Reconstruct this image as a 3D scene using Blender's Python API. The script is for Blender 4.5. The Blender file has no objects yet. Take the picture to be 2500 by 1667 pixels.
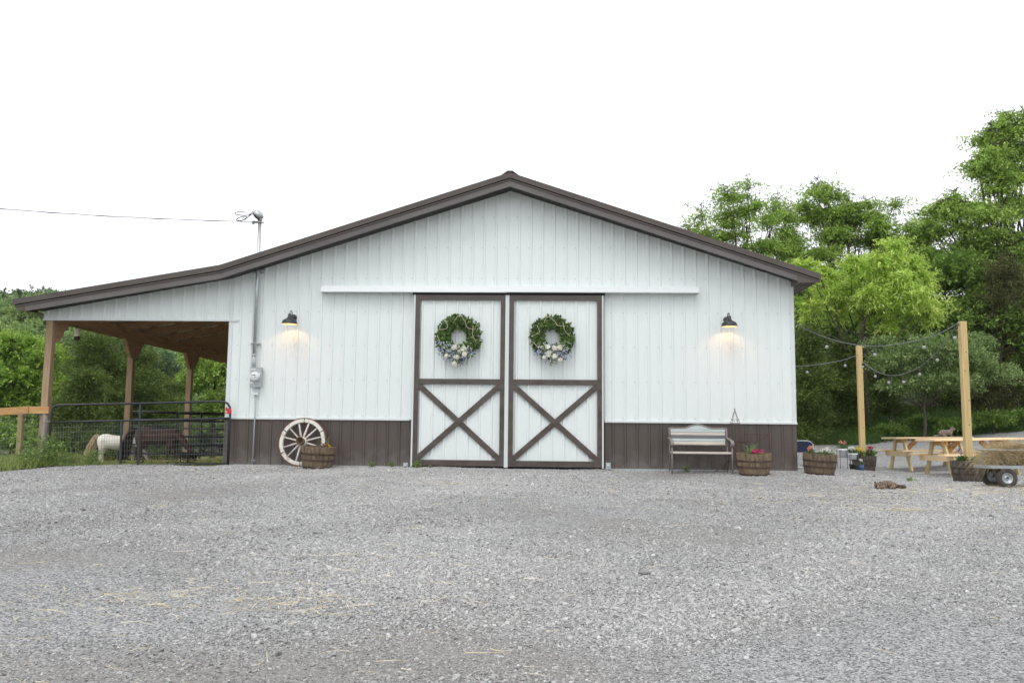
import bpy, bmesh, math, random
import numpy as np
from mathutils import Vector, Matrix, Euler
R_ = math.radians
random.seed(5); rng = np.random.default_rng(11)
scene = bpy.context.scene
col = scene.collection
PI = math.pi

# ------------------------------------------------------------------ camera
EYE = np.array([0.0, -17.0, 0.56]); FPX = 2150.0
def _basis(yaw, p, r):
    f = np.array([-math.sin(yaw)*math.cos(p), math.cos(yaw)*math.cos(p), math.sin(p)])
    rt = np.array([math.cos(yaw), math.sin(yaw), 0.0]); up = np.cross(rt, f)
    return math.cos(r)*rt+math.sin(r)*up, -math.sin(r)*rt+math.cos(r)*up, f
CR, CU, CF = _basis(R_(2.33), R_(6.286), R_(0.596))
cd = bpy.data.cameras.new('camera'); cam = bpy.data.objects.new('camera', cd); col.objects.link(cam)
cd.sensor_width = 36; cd.lens = 36*FPX/2500; cd.clip_start = 0.1; cd.clip_end = 2000
m = Matrix(((CR[0], CU[0], -CF[0], EYE[0]), (CR[1], CU[1], -CF[1], EYE[1]), (CR[2], CU[2], -CF[2], EYE[2]), (0, 0, 0, 1)))
cam.matrix_world = m
scene.camera = cam
scene.render.resolution_x = 1024; scene.render.resolution_y = 682

def at(px, py, Y):
    """point of the vertical plane y=Y seen at photo pixel (px,py)"""
    d = CF+(px-1250)/FPX*CR-(py-833.5)/FPX*CU
    return EYE+d*((Y-EYE[1])/d[1])

# ------------------------------------------------------------------ world, sun, exposure
w = bpy.data.worlds.new('World'); scene.world = w; w.use_nodes = True
nt = w.node_tree; nt.nodes.clear()
sky = nt.nodes.new('ShaderNodeTexSky'); sky.sky_type = 'NISHITA'; sky.sun_disc = False
SUN_EL, SUN_AZ = 58, 200          # azimuth: clockwise from +Y
sky.sun_elevation = R_(SUN_EL); sky.sun_rotation = R_(SUN_AZ); sky.dust_density = 4; sky.air_density = 1
mixn = nt.nodes.new('ShaderNodeMix'); mixn.data_type = 'RGBA'; mixn.inputs[0].default_value = 0.86
mixn.inputs[7].default_value = (14.6, 14.9, 15.4, 1)     # even overcast cloud cover
bg = nt.nodes.new('ShaderNodeBackground'); bg.inputs[1].default_value = 0.1
wo = nt.nodes.new('ShaderNodeOutputWorld')
nt.links.new(sky.outputs[0], mixn.inputs[6]); nt.links.new(mixn.outputs[2], bg.inputs[0]); nt.links.new(bg.outputs[0], wo.inputs[0])
sd = bpy.data.lights.new('sun', 'SUN'); sd.energy = 0.9; sd.angle = R_(25); sd.color = (1, .97, .93)
sun = bpy.data.objects.new('sun', sd); col.objects.link(sun)
az = R_(SUN_AZ); el = R_(SUN_EL)
sdir = Vector((math.sin(az)*math.cos(el), math.cos(az)*math.cos(el), math.sin(el)))
sun.rotation_euler = sdir.to_track_quat('Z', 'Y').to_euler(); sun.location = (0, 0, 60)
scene.view_settings.view_transform = 'Standard'; scene.view_settings.look = 'None'
scene.view_settings.exposure = 0.0; scene.view_settings.gamma = 1

# ------------------------------------------------------------------ materials
def mat(name, base, rough=.7, metal=0, var=.12, scale=8, stretch=(1, 1, 1), col2=None, bump=0, bscale=None, spec=None, fine=0):
    m = bpy.data.materials.new(name); m.use_nodes = True; n = m.node_tree; b = n.nodes['Principled BSDF']
    b.inputs['Roughness'].default_value = rough; b.inputs['Metallic'].default_value = metal
    if spec is not None: b.inputs['Specular IOR Level'].default_value = spec
    tc = n.nodes.new('ShaderNodeTexCoord'); mp = n.nodes.new('ShaderNodeMapping'); mp.inputs['Scale'].default_value = stretch
    n.links.new(tc.outputs['Object'], mp.inputs[0])
    nz = n.nodes.new('ShaderNodeTexNoise'); nz.inputs['Scale'].default_value = scale; nz.inputs['Detail'].default_value = 6
    n.links.new(mp.outputs[0], nz.inputs['Vector'])
    rp = n.nodes.new('ShaderNodeValToRGB'); rp.color_ramp.elements[0].position = .3; rp.color_ramp.elements[1].position = .72
    c2 = col2 if col2 else tuple(c*(1-var) for c in base)
    c1 = base if col2 else tuple(min(1, c*(1+var)) for c in base)
    rp.color_ramp.elements[0].color = (*c2, 1); rp.color_ramp.elements[1].color = (*c1, 1)
    n.links.new(nz.outputs[0], rp.inputs[0]); n.links.new(rp.outputs[0], b.inputs['Base Color'])
    if bump:
        bz = n.nodes.new('ShaderNodeTexNoise'); bz.inputs['Scale'].default_value = bscale or scale*3; bz.inputs['Detail'].default_value = 5
        n.links.new(mp.outputs[0], bz.inputs['Vector'])
        bn = n.nodes.new('ShaderNodeBump'); bn.inputs['Strength'].default_value = bump; bn.inputs['Distance'].default_value = .01
        n.links.new(bz.outputs[0], bn.inputs['Height']); n.links.new(bn.outputs[0], b.inputs['Normal'])
    return m
def leafmat(name, c1, c2, trans=.3):
    """leaves: per-leaf colour from the face attribute 'rnd'"""
    m = bpy.data.materials.new(name); m.use_nodes = True; n = m.node_tree; n.nodes.clear()
    a = n.nodes.new('ShaderNodeAttribute'); a.attribute_name = 'rnd'
    rp = n.nodes.new('ShaderNodeValToRGB'); rp.color_ramp.elements[0].color = (*c1, 1); rp.color_ramp.elements[1].color = (*c2, 1)
    n.links.new(a.outputs['Fac'], rp.inputs[0])
    d = n.nodes.new('ShaderNodeBsdfPrincipled'); d.inputs['Roughness'].default_value = .5; d.inputs['Specular IOR Level'].default_value = .2
    t = n.nodes.new('ShaderNodeBsdfTranslucent'); mx = n.nodes.new('ShaderNodeMixShader'); mx.inputs[0].default_value = trans
    o = n.nodes.new('ShaderNodeOutputMaterial')
    n.links.new(rp.outputs[0], d.inputs['Base Color']); n.links.new(rp.outputs[0], t.inputs[0])
    n.links.new(d.outputs[0], mx.inputs[1]); n.links.new(t.outputs[0], mx.inputs[2]); n.links.new(mx.outputs[0], o.inputs[0])
    return m
def emit(name, c, s):
    m = bpy.data.materials.new(name); m.use_nodes = True; b = m.node_tree.nodes['Principled BSDF']
    b.inputs['Emission Color'].default_value = (*c, 1); b.inputs['Emission Strength'].default_value = s; return m

M = {}
M['white'] = mat('white_metal_siding', (.785, .835, .825), .42, var=.006, scale=.8, spec=.4)
M['whitetrim'] = mat('white_trim', (.69, .73, .73), .4, var=.01, scale=2)
M['brown'] = mat('brown_metal_siding', (.088, .070, .060), .45, var=.10, scale=2.2, stretch=(1, 1, .3))
M['browntrim'] = mat('brown_metal_trim', (.082, .064, .054), .35, var=.14, scale=1.5, spec=.5)
M['fascia'] = mat('fascia_metal', (.115, .100, .092), .3, var=.2, scale=.9, spec=.6)
M['roofmetal'] = mat('brown_roof_metal', (.075, .06, .052), .4, var=.1, scale=1)
M['soffit'] = mat('dark_soffit', (.018, .014, .012), .55, var=.15, scale=3, spec=.2)
M['screw'] = mat('screw_heads', (.38, .40, .40), .4, .6)
M['dark'] = mat('dark_gap', (.02, .018, .017), .8)
M['postwood'] = mat('treated_post_wood', (.44, .32, .20), .8, scale=5, stretch=(6, 6, .6), col2=(.27, .185, .11), bump=.3)
M['beamwood'] = mat('reddish_beam_wood', (.52, .31, .185), .8, scale=4, stretch=(5, .5, 5), col2=(.34, .19, .11))
M['underroof'] = mat('roof_underside', (.75, .75, .70), .5, var=.1, scale=2)
M['black'] = mat('black_tube_paint', (.022, .026, .034), .35, var=.3, scale=14, spec=.6)
M['wire'] = mat('galvanised_wire', (.22, .235, .24), .5, .3)
M['galv'] = mat('galvanised_steel', (.50, .53, .54), .38, .65, var=.1, scale=12)
M['meter'] = mat('grey_meter_box', (.40, .44, .46), .45, var=.06)
M['plastic'] = mat('pale_plastic', (.75, .77, .77), .3, var=.03)
M['red'] = mat('red_latch_paint', (.55, .03, .03), .45, var=.25, scale=30)
M['lamp'] = mat('charcoal_lamp_enamel', (.035, .037, .043), .38, var=.1)
M['cream'] = mat('white_enamel_inside', (.50, .46, .40), .5)
M['bulb'] = emit('lit_bulb', (1, .72, .42), 6)
M['lumber'] = mat('fresh_lumber', (.86, .68, .44), .7, scale=4, stretch=(1, 7, 7), col2=(.72, .51, .29), bump=.15)
M['lumber2'] = mat('treated_green_lumber', (.60, .49, .27), .7, scale=4, stretch=(7, 7, .5), col2=(.48, .37, .18), bump=.15)
M['postyellow'] = mat('yellow_pine_post', (.66, .50, .24), .7, scale=3.5, stretch=(9, 9, .5), col2=(.52, .37, .16), bump=.2)
M['rail'] = mat('orange_cedar_rail', (.66, .40, .17), .7, scale=4, stretch=(.7, 6, 6), col2=(.48, .25, .09), bump=.2)
M['weathered'] = mat('weathered_grey_post', (.33, .29, .25), .9, scale=6, stretch=(8, 8, .6), col2=(.17, .14, .12), bump=.4)
M['stave'] = mat('barrel_stave_wood', (.235, .175, .110), .85, scale=7, stretch=(3, 3, .8), col2=(.075, .055, .04), bump=.5)
M['stavedark'] = mat('dark_barrel_stave_wood', (.17, .14, .115), .85, scale=7, stretch=(3, 3, .8), col2=(.045, .038, .032), bump=.5)
M['hoop'] = mat('rusty_hoop', (.135, .082, .06), .75, .3, scale=9, col2=(.055, .04, .036), bump=.3)
M['soil'] = mat('potting_soil', (.05, .035, .025), .95, bump=.6)
M['rust'] = mat('rusty_wire', (.16, .055, .03), .8, .3, scale=20, col2=(.07, .035, .025))
M['ironrust'] = mat('rusty_iron_tyre', (.27, .12, .065), .8, .3, scale=10, col2=(.12, .06, .04))
M['wornwhite'] = mat('flaking_white_paint', (.68, .665, .61), .75, scale=9, col2=(.34, .27, .18), bump=.5)
M['wornwhite'].node_tree.nodes['Color Ramp'].color_ramp.elements[0].position = .33
M['wornwhite'].node_tree.nodes['Color Ramp'].color_ramp.elements[1].position = .45
M['spoke'] = mat('white_spoke_paint', (.72, .68, .64), .7, scale=6, col2=(.55, .47, .42))
M['hub'] = mat('brown_hub', (.20, .14, .08), .8, scale=8, col2=(.08, .05, .03))
M['bench'] = mat('grey_cast_bench_frame', (.30, .27, .25), .55, .2, scale=12, col2=(.20, .17, .155))
M['slatblue'] = mat('pale_blue_slat', (.58, .64, .64), .7, scale=4, stretch=(1, 6, 8), col2=(.42, .48, .47))
M['slatcream'] = mat('cream_slat', (.66, .62, .54), .7, scale=4, stretch=(1, 6, 8), col2=(.52, .46, .40))
M['slatgrey'] = mat('slate_grey_slat', (.18, .18, .20), .7, scale=4, stretch=(1, 6, 8), col2=(.13, .13, .14))
M['navy'] = mat('navy_canvas', (.008, .014, .050), .6, var=.2)
M['blueglaze'] = mat('blue_pot', (.05, .10, .28), .4, var=.15)
M['whitepot'] = mat('white_pot', (.86, .88, .92), .4, var=.03)
M['tyre'] = mat('dusty_tyre', (.105, .085, .07), .9, scale=10, col2=(.05, .045, .04), bump=.6)
M['rubber'] = mat('black_rubber', (.03, .027, .026), .6, var=.2)
M['hay'] = leafmat('hay_strands', (.33, .24, .12), (.74, .62, .40), .25)
M['straw'] = leafmat('straw_strands', (.62, .50, .29), (.93, .85, .64), .2)
M['hayinner'] = mat('packed_hay', (.30, .215, .10), .95, scale=25, col2=(.13, .09, .045), bump=.8)
M['glass'] = mat('clear_bulb_glass', (.33, .34, .34), .1, spec=.8)
M['cable'] = mat('black_cable', (.03, .03, .035), .6)
M['stringcable'] = mat('grey_string_cable', (.16, .16, .17), .5)
M['greycable'] = mat('grey_cable', (.22, .20, .21), .6)

def wavy(m, sc, st, d):
    n = m.node_tree; tc = n.nodes.new('ShaderNodeTexCoord'); z = n.nodes.new('ShaderNodeTexNoise'); z.inputs['Scale'].default_value = sc; z.inputs['Detail'].default_value = 1
    b = n.nodes.new('ShaderNodeBump'); b.inputs['Strength'].default_value = st; b.inputs['Distance'].default_value = d
    n.links.new(tc.outputs['Object'], z.inputs['Vector']); n.links.new(z.outputs[0], b.inputs['Height']); n.links.new(b.outputs[0], n.nodes['Principled BSDF'].inputs['Normal'])
for k_, a_ in (('browntrim', (3.2, .5, .05)), ('fascia', (1.4, .6, .12)), ('white', (1.1, .35, .02)), ('brown', (1.6, .4, .03))): wavy(M[k_], *a_)
M['browntrim'].node_tree.nodes['Principled BSDF'].inputs['Roughness'].default_value = .26
def per_object(m, lo, hi):
    """each object of this material gets its own tone"""
    n = m.node_tree; oi = n.nodes.new('ShaderNodeObjectInfo'); mr = n.nodes.new('ShaderNodeMapRange'); mr.inputs[3].default_value = lo; mr.inputs[4].default_value = hi
    hs = n.nodes.new('ShaderNodeHueSaturation'); b = n.nodes['Principled BSDF']; src = b.inputs['Base Color'].links[0].from_socket
    n.links.new(oi.outputs['Random'], mr.inputs[0]); n.links.new(mr.outputs[0], hs.inputs['Value']); n.links.new(src, hs.inputs['Color']); n.links.new(hs.outputs[0], b.inputs['Base Color'])
for k_ in ('stave', 'stavedark', 'hoop', 'lumber', 'lumber2', 'spoke', 'postwood'): per_object(M[k_], .78, 1.25)
def splash(m, z0, amt, c):
    """dusty rain splash along the foot of the wall, ragged upper edge"""
    n = m.node_tree; g = n.nodes.new('ShaderNodeNewGeometry'); sp = n.nodes.new('ShaderNodeSeparateXYZ'); n.links.new(g.outputs['Position'], sp.inputs[0])
    z = n.nodes.new('ShaderNodeTexNoise'); z.inputs['Scale'].default_value = 5; z.inputs['Detail'].default_value = 8; n.links.new(g.outputs['Position'], z.inputs['Vector'])
    a = n.nodes.new('ShaderNodeMath'); a.operation = 'MULTIPLY_ADD'; a.inputs[1].default_value = -.8; n.links.new(z.outputs[0], a.inputs[0]); n.links.new(sp.outputs[2], a.inputs[2])
    r = n.nodes.new('ShaderNodeMapRange'); r.inputs[1].default_value = z0-.4; r.inputs[2].default_value = -.42; r.inputs[4].default_value = amt; n.links.new(a.outputs[0], r.inputs[0])
    x = n.nodes.new('ShaderNodeMix'); x.data_type = 'RGBA'; b = n.nodes['Principled BSDF']; src = b.inputs['Base Color'].links[0].from_socket
    n.links.new(r.outputs[0], x.inputs[0]); n.links.new(src, x.inputs[6]); x.inputs[7].default_value = (*c, 1); n.links.new(x.outputs[2], b.inputs['Base Color'])
splash(M['brown'], .30, .55, (.20, .18, .165))

# ------------------------------------------------------------------ object helpers
LOC = {}
def tag(o, label=None, cat=None, group=None, kind=None):
    if label: o['label'] = label
    if cat: o['category'] = cat
    if group: o['group'] = group
    if kind: o['kind'] = kind
    return o
def thing(name, label, cat, loc=(0, 0, 0), rz=0, group=None):
    o = bpy.data.objects.new(name, None); col.objects.link(o); o.empty_display_size = .2
    o.location = loc; o.rotation_euler = (0, 0, rz); LOC[o.name] = np.array(loc, float)
    return tag(o, label, cat, group)
def kids(o): return [c for c in bpy.data.objects if c.parent == o]
def copy_tree(o, parent=None):
    c = o.copy(); col.objects.link(c)
    if parent: c.parent = parent
    for k in kids(o): copy_tree(k, c)
    return c

class MB:
    """mesh builder: collects shapes, builds ONE mesh object"""
    def __init__(s): s.v = []; s.f = []; s.sm = []; s.pc = []
    def add(s, vs, fs, smooth=False):
        b = len(s.v); s.pc.append((len(s.v), len(s.f))); s.v += [tuple(float(x) for x in v) for v in vs]; s.f += [tuple(i+b for i in f) for f in fs]; s.sm += [smooth]*len(fs); return s
    def box(s, lo, hi):
        x0, y0, z0 = lo; x1, y1, z1 = hi
        return s.add([(x0, y0, z0), (x1, y0, z0), (x1, y1, z0), (x0, y1, z0), (x0, y0, z1), (x1, y0, z1), (x1, y1, z1), (x0, y1, z1)],
                     [(0, 3, 2, 1), (4, 5, 6, 7), (0, 1, 5, 4), (1, 2, 6, 5), (2, 3, 7, 6), (3, 0, 4, 7)])
    def bar(s, a, b, wd, h, up=(0, 0, 1)):
        """rectangular bar from a to b; wd across, h along 'up'"""
        a = np.array(a, float); b = np.array(b, float); d = b-a; d /= np.linalg.norm(d)
        u = np.array(up, float); r = np.cross(d, u); r /= np.linalg.norm(r); u = np.cross(r, d)
        vs = [p+r*i*wd/2+u*j*h/2 for p in (a, b) for i, j in ((-1, -1), (1, -1), (1, 1), (-1, 1))]
        return s.add(vs, [(0, 3, 2, 1), (4, 5, 6, 7), (0, 1, 5, 4), (1, 2, 6, 5), (2, 3, 7, 6), (3, 0, 4, 7)])
    def tube(s, pts, r, n=8, closed=False, flat=None):
        pts = [np.array(p, float) for p in pts]; k = len(pts)
        rs = r if hasattr(r, '__len__') else [r]*k
        vs = []; prev = None
        for i, p in enumerate(pts):
            if closed: t = pts[(i+1) % k]-pts[i-1]
            else: t = pts[min(i+1, k-1)]-pts[max(i-1, 0)]
            t = t/(np.linalg.norm(t)+1e-12)
            if prev is None:
                a = np.array([0, 0, 1.]) if abs(t[2]) < .9 else np.array([0, 1., 0])
                u = np.cross(t, a)
            else: u = prev-t*np.dot(prev, t)
            u /= np.linalg.norm(u)+1e-12; prev = u; vv = np.cross(t, u)
            for j in range(n):
                q = 2*PI*j/n
                ra = rs[i]; rb = ra if flat is None else ra*flat
                vs.append(p+u*math.cos(q)*ra+vv*math.sin(q)*rb)
        fs = []
        for i in range(k if closed else k-1):
            i2 = (i+1) % k
            for j in range(n): fs.append((i*n+j, i*n+(j+1) % n, i2*n+(j+1) % n, i2*n+j))
        s.add(vs, fs, True)
        if not closed:
            b = len(s.v)-len(vs)
            s.f += [tuple(b+j for j in range(n))[::-1], tuple(b+(k-1)*n+j for j in range(n))]; s.sm += [False, False]
        return s
    def lathe(s, prof, n=24, c=(0, 0, 0), axis=2, smooth=True, rmod=None):
        vs = []; fs = []
        for (r, z) in prof:
            for j in range(n):
                q = 2*PI*j/n; rr = r*(rmod(j) if rmod else 1)
                p = [rr*math.cos(q), rr*math.sin(q), z]
                if axis == 1: p = [p[0], p[2], p[1]]
                if axis == 0: p = [p[2], p[0], p[1]]
                vs.append((p[0]+c[0], p[1]+c[1], p[2]+c[2]))
        for i in range(len(prof)-1):
            for j in range(n):
                q = (i*n+j, i*n+(j+1) % n, (i+1)*n+(j+1) % n, (i+1)*n+j)
                fs.append(q if axis != 1 else q[::-1])
        return s.add(vs, fs, smooth)
    def disc(s, c, r, n=16, axis=2):
        vs = [c]; 
        for j in range(n):
            q = 2*PI*j/n; a, b = r*math.cos(q), r*math.sin(q)
            vs.append({2: (c[0]+a, c[1]+b, c[2]), 1: (c[0]+a, c[1], c[2]+b), 0: (c[0], c[1]+a, c[2]+b)}[axis])
        return s.add(vs, [(0, 1+j, 1+(j+1) % n) for j in range(n)])
    def prism(s, poly, y0, y1):
        """poly in (x,z), extruded along y"""
        n = len(poly); vs = [(x, y0, z) for x, z in poly]+[(x, y1, z) for x, z in poly]
        return s.add(vs, [tuple(range(n)), tuple(range(n, 2*n))[::-1]]+[(i, i+n, (i+1) % n+n, (i+1) % n) for i in range(n)])
    def sphere(s, c, r, n=10, k=7, sc=(1, 1, 1)):
        vs = []; fs = []
        for i in range(k+1):
            t = PI*i/k
            for j in range(n):
                q = 2*PI*j/n
                vs.append((c[0]+r*sc[0]*math.sin(t)*math.cos(q), c[1]+r*sc[1]*math.sin(t)*math.sin(q), c[2]+r*sc[2]*math.cos(t)))
        for i in range(k):
            for j in range(n): fs.append((i*n+j, (i+1)*n+j, (i+1)*n+(j+1) % n, i*n+(j+1) % n))
        return s.add(vs, fs, True)
    def xform(s, mtx, start=0):
        for i in range(start, len(s.v)): s.v[i] = tuple(mtx @ Vector(s.v[i]))
        return s
    def each(s, name, material, parent=None, **kw):
        """build every collected shape as an object of its own"""
        pc = s.pc+[(len(s.v), len(s.f))]
        for (v0, f0), (v1, f1) in zip(pc[:-1], pc[1:]):
            m_ = MB(); m_.v = s.v[v0:v1]; m_.f = [tuple(i-v0 for i in f) for f in s.f[f0:f1]]; m_.sm = s.sm[f0:f1]; m_.pc = [(0, 0)]; m_.build(name, material, parent, **kw)
    def build(s, name, material, parent=None, local=False, label=None, bevel=0):
        me = bpy.data.meshes.new(name)
        off = np.zeros(3)
        if parent is not None and not local:
            p = parent
            while p is not None:
                off = off+np.array(p.location); p = p.parent
        me.from_pydata([tuple(np.array(v)-off) for v in s.v], [], s.f)
        me.polygons.foreach_set('use_smooth', s.sm)
        me.validate(); me.update()
        o = bpy.data.objects.new(name, me); col.objects.link(o)
        if material is not None: me.materials.append(material)
        if parent is not None: o.parent = parent
        if label: o['label'] = label
        if bevel:
            b = o.modifiers.new('bevel', 'BEVEL'); b.width = bevel; b.segments = 2; b.limit_method = 'ANGLE'
        return o

def fast_mesh(name, V, k, material, parent=None, rnd=None, off=None):
    """V: (n,k,3) array of n separate k-gons"""
    n = V.shape[0]; me = bpy.data.meshes.new(name)
    if off is not None: V = V-np.array(off)
    me.vertices.add(n*k); me.vertices.foreach_set('co', V.reshape(-1).astype(np.float32))
    me.loops.add(n*k); me.loops.foreach_set('vertex_index', np.arange(n*k, dtype=np.int32))
    me.polygons.add(n); me.polygons.foreach_set('loop_start', np.arange(0, n*k, k, dtype=np.int32))
    me.update(calc_edges=True)
    a = me.attributes.new('rnd', 'FLOAT', 'FACE'); a.data.foreach_set('value', (rng.random(n) if rnd is None else rnd).astype(np.float32))
    me.materials.append(material)
    o = bpy.data.objects.new(name, me); col.objects.link(o)
    if parent is not None: o.parent = parent
    return o
def unit(a): return a/(np.linalg.norm(a, axis=-1, keepdims=True)+1e-9)
def leaves(C, D, L, W, flatup=.6):
    """diamond leaves at C pointing along D"""
    n = len(C); D = unit(D)
    N = rng.normal(size=(n, 3)); N[:, 2] = np.abs(N[:, 2])+flatup*2
    S = unit(np.cross(D, N)); U = np.cross(S, D)
    L = np.broadcast_to(L, (n,))[:, None]; W = np.broadcast_to(W, (n,))[:, None]
    return np.stack([C, C+D*L*.45+S*W/2+U*L*.06, C+D*L, C+D*L*.45-S*W/2+U*L*.06], 1)
def ribbons(P0, D, L, wd, bend=.3, seg=3, droop=0):
    """curved thin strands, returned as quads (n*seg,4,3)"""
    n = len(P0); D = unit(D); B = rng.normal(size=(n, 3)); B = unit(np.cross(D, B))
    S = unit(np.cross(D, rng.normal(size=(n, 3))))
    L = np.broadcast_to(L, (n,))[:, None]; wd = np.broadcast_to(wd, (n,))[:, None]
    out = []
    def pt(t): return P0+D*L*t+B*L*bend*t*(1-t)+np.array([0, 0, -1])*droop*L*t*t
    for i in range(seg):
        a, b = pt(i/seg), pt((i+1)/seg); wa = wd*(1-i/seg*.6); wb = wd*(1-(i+1)/seg*.6)
        out.append(np.stack([a-S*wa/2, a+S*wa/2, b+S*wb/2, b-S*wb/2], 1))
    return np.concatenate(out)

# ------------------------------------------------------------------ terrain height
CP = [(-12, -14, -1.0), (-5, -14, -.77), (0, -14, -.77), (5, -14, -.77), (12, -14, -.8), (-5, -9, -.50), (0, -9, -.50), (6, -9, -.5), (14, -9, -.5),
      (-10, -5, -.38), (-4, -5, -.27), (2, -5, -.27), (7, -5, -.29), (12, -5, -.25),
      (-9.6, -2.2, -.17), (-8, -1.2, -.07), (-5, -1.2, -.055), (0, -1.2, -.05), (3, -1, -.075), (5, -1, -.065), (7.2, -2, -.155), (6.6, -.4, -.125), (9, -2, -.14), (10, 0, -.08),
      (-9.8, -.2, -.03), (-8, 0, 0), (-6, 0, 0), (-3, 0, 0), (0, 0, -.01), (3, 0, 0), (4.7, 0, -.005), (-9.8, 3.5, -.1), (-8, 4, -.08), (-7, 8, -.05), (-9.8, 8, -.1),
      (-10.8, 4.1, -.2), (-12, .5, -.2), (-13, 3, -.5), (-14, 7, -.8), (-20, 10, -1.3), (-12, 12, -.4), (-9, 14, -.1), (-8, 25, .2), (-14, 25, -.4), (-25, 25, -1.2), (-16, -2, -.8), (-18, -8, -1.2), (-30, 0, -2),
      (7.4, 1.4, -.14), (8.2, 2.6, -.12), (9.3, 1.5, -.09), (7.6, 4.6, -.12), (9, 5.5, -.1), (6.3, 4.3, .0), (5, 4, .03), (12, 5, .15),
      (7, 13, .36), (9.3, 13, .42), (11.4, 13, .64), (13, 13, .75), (14.2, 13, .83), (16, 13, 1.0), (20, 13, 1.2), (10, 17, 1.2), (14, 17, 1.5), (18, 18, 2.0), (6, 20, 1.0), (25, 5, .8), (25, -8, -.1), (30, 25, 3.5), (15, 28, 3.0), (2, 28, .6), (0, 12, .1), (0, 40, 1), (-25, 40, -1), (25, 40, 4)]
CPa = np.array(CP, float)
def _U(r2): return np.where(r2 > 0, .5*r2*np.log(np.maximum(r2, 1e-12)), 0)
def _tps():
    P = CPa[:, :2]; n = len(P); K = _U(((P[:, None]-P[None])**2).sum(-1))+np.eye(n)*.02
    Q = np.c_[np.ones(n), P]; A = np.zeros((n+3, n+3)); A[:n, :n] = K; A[:n, n:] = Q; A[n:, :n] = Q.T
    return np.linalg.solve(A, np.r_[CPa[:, 2], 0, 0, 0])
_W = _tps()
def near_z(x, y):
    x = np.atleast_1d(np.asarray(x, float)); y = np.atleast_1d(np.asarray(y, float)); sh = x.shape
    q = np.c_[x.ravel(), y.ravel()]; n = len(CPa); out = np.zeros(len(q))
    for i in range(0, len(q), 20000):
        s = q[i:i+20000]; out[i:i+20000] = _U(((s[:, None]-CPa[None, :, :2])**2).sum(-1)) @ _W[:n]+_W[n]+s @ _W[n+1:]
    return out.reshape(sh)
def sstep(t): t = np.clip(t, 0, 1); return t*t*(3-2*t)
def ground_z(x, y):
    x = np.asarray(x, float); y = np.asarray(y, float)
    cx = np.clip(x, -28, 28); cy = np.clip(y, -16, 38)
    z = near_z(cx, cy)
    d = np.sqrt(x**2+(y+17)**2)
    hill = sstep((d-85)/120)*21.2*np.where(y > 0, 1, .2)+1.2*np.sin(x*.06)*sstep((d-60)/60)
    far = sstep((d-50)/40)
    return z*(1-far)+far*(-.8)+hill
def gz(x, y): return float(ground_z(np.array([x]), np.array([y]))[0])
def grid_obj(name, xs, ys, zf, material, keep=None):
    X, Y = np.meshgrid(xs, ys); Z = zf(X, Y); nx, ny = len(xs), len(ys)
    V = np.stack([X, Y, Z], -1).reshape(-1, 3)
    fs = [(j*nx+i, j*nx+i+1, (j+1)*nx+i+1, (j+1)*nx+i) for j in range(ny-1) for i in range(nx-1) if keep is None or keep((xs[i]+xs[i+1])/2, (ys[j]+ys[j+1])/2)]
    me = bpy.data.meshes.new(name); me.from_pydata(V.tolist(), [], fs); me.polygons.foreach_set('use_smooth', [True]*len(fs))
    me.update(); o = bpy.data.objects.new(name, me); col.objects.link(o); me.materials.append(material); o['kind'] = 'structure'; return o

# grass / dirt ground
M['ground'] = mat('grassy_earth', (.06, .10, .028), .95, scale=1.4, col2=(.095, .10, .045), bump=.8, bscale=20)
xs = np.unique(np.r_[np.linspace(-400, -40, 40), np.linspace(-40, 40, 161), np.linspace(40, 400, 40)])
ys = np.unique(np.r_[np.linspace(-120, -20, 20), np.linspace(-20, 40, 121), np.linspace(40, 500, 70)])
grid_obj('ground', xs, ys, lambda X, Y: ground_z(X, Y)-.035*((X > -30) & (X < 40) & (Y < 16)), M['ground'])

# gravel lot
def gravel_in(x, y):
    """inside the gravelled yard"""
    x = np.asarray(x, float); y = np.asarray(y, float)
    wob = .12*np.sin(x*3.1)+.08*np.sin(x*7.7+1)
    left_edge = np.where(x < -6.3, -.42+wob*.5-np.clip(-x-8.6, 0, 9)*1.15, 60)
    back = 13+.35*np.sin(x*.9)+.2*np.sin(x*2.3)
    right = x > 4.75
    return np.where(x < -6.3, y < left_edge, np.where(right, y < back, y < .1)) & (x > -22)
gm = bpy.data.materials.new('gravel'); gm.use_nodes = True; n = gm.node_tree; b = n.nodes['Principled BSDF']; b.inputs['Roughness'].default_value = .95
tc = n.nodes.new('ShaderNodeTexCoord')
def vor(scale, feat='F1'):
    v = n.nodes.new('ShaderNodeTexVoronoi'); v.inputs['Scale'].default_value = scale; v.feature = feat; n.links.new(tc.outputs['Object'], v.inputs['Vector']); return v
v1 = vor(75)
sepc = n.nodes.new('ShaderNodeSeparateColor'); n.links.new(v1.outputs['Color'], sepc.inputs[0])
rp = n.nodes.new('ShaderNodeValToRGB')
for i, (p, c) in enumerate(((0, (.10, .10, .10)), (.35, (.27, .27, .27)), (.7, (.42, .42, .42)), (1, (.62, .62, .61)))):
    e = rp.color_ramp.elements[i] if i < 2 else rp.color_ramp.elements.new(p)
    e.position = p; e.color = (*c, 1)
rp.color_ramp.elements[0].position = 0
n.links.new(sepc.outputs[0], rp.inputs[0])
nz = n.nodes.new('ShaderNodeTexNoise'); nz.inputs['Scale'].default_value = .55; nz.inputs['Detail'].default_value = 5; n.links.new(tc.outputs['Object'], nz.inputs['Vector'])
mr = n.nodes.new('ShaderNodeMapRange'); mr.inputs[1].default_value = .44; mr.inputs[2].default_value = .60; mr.inputs[4].default_value = .6; n.links.new(nz.outputs[0], mr.inputs[0])
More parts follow.
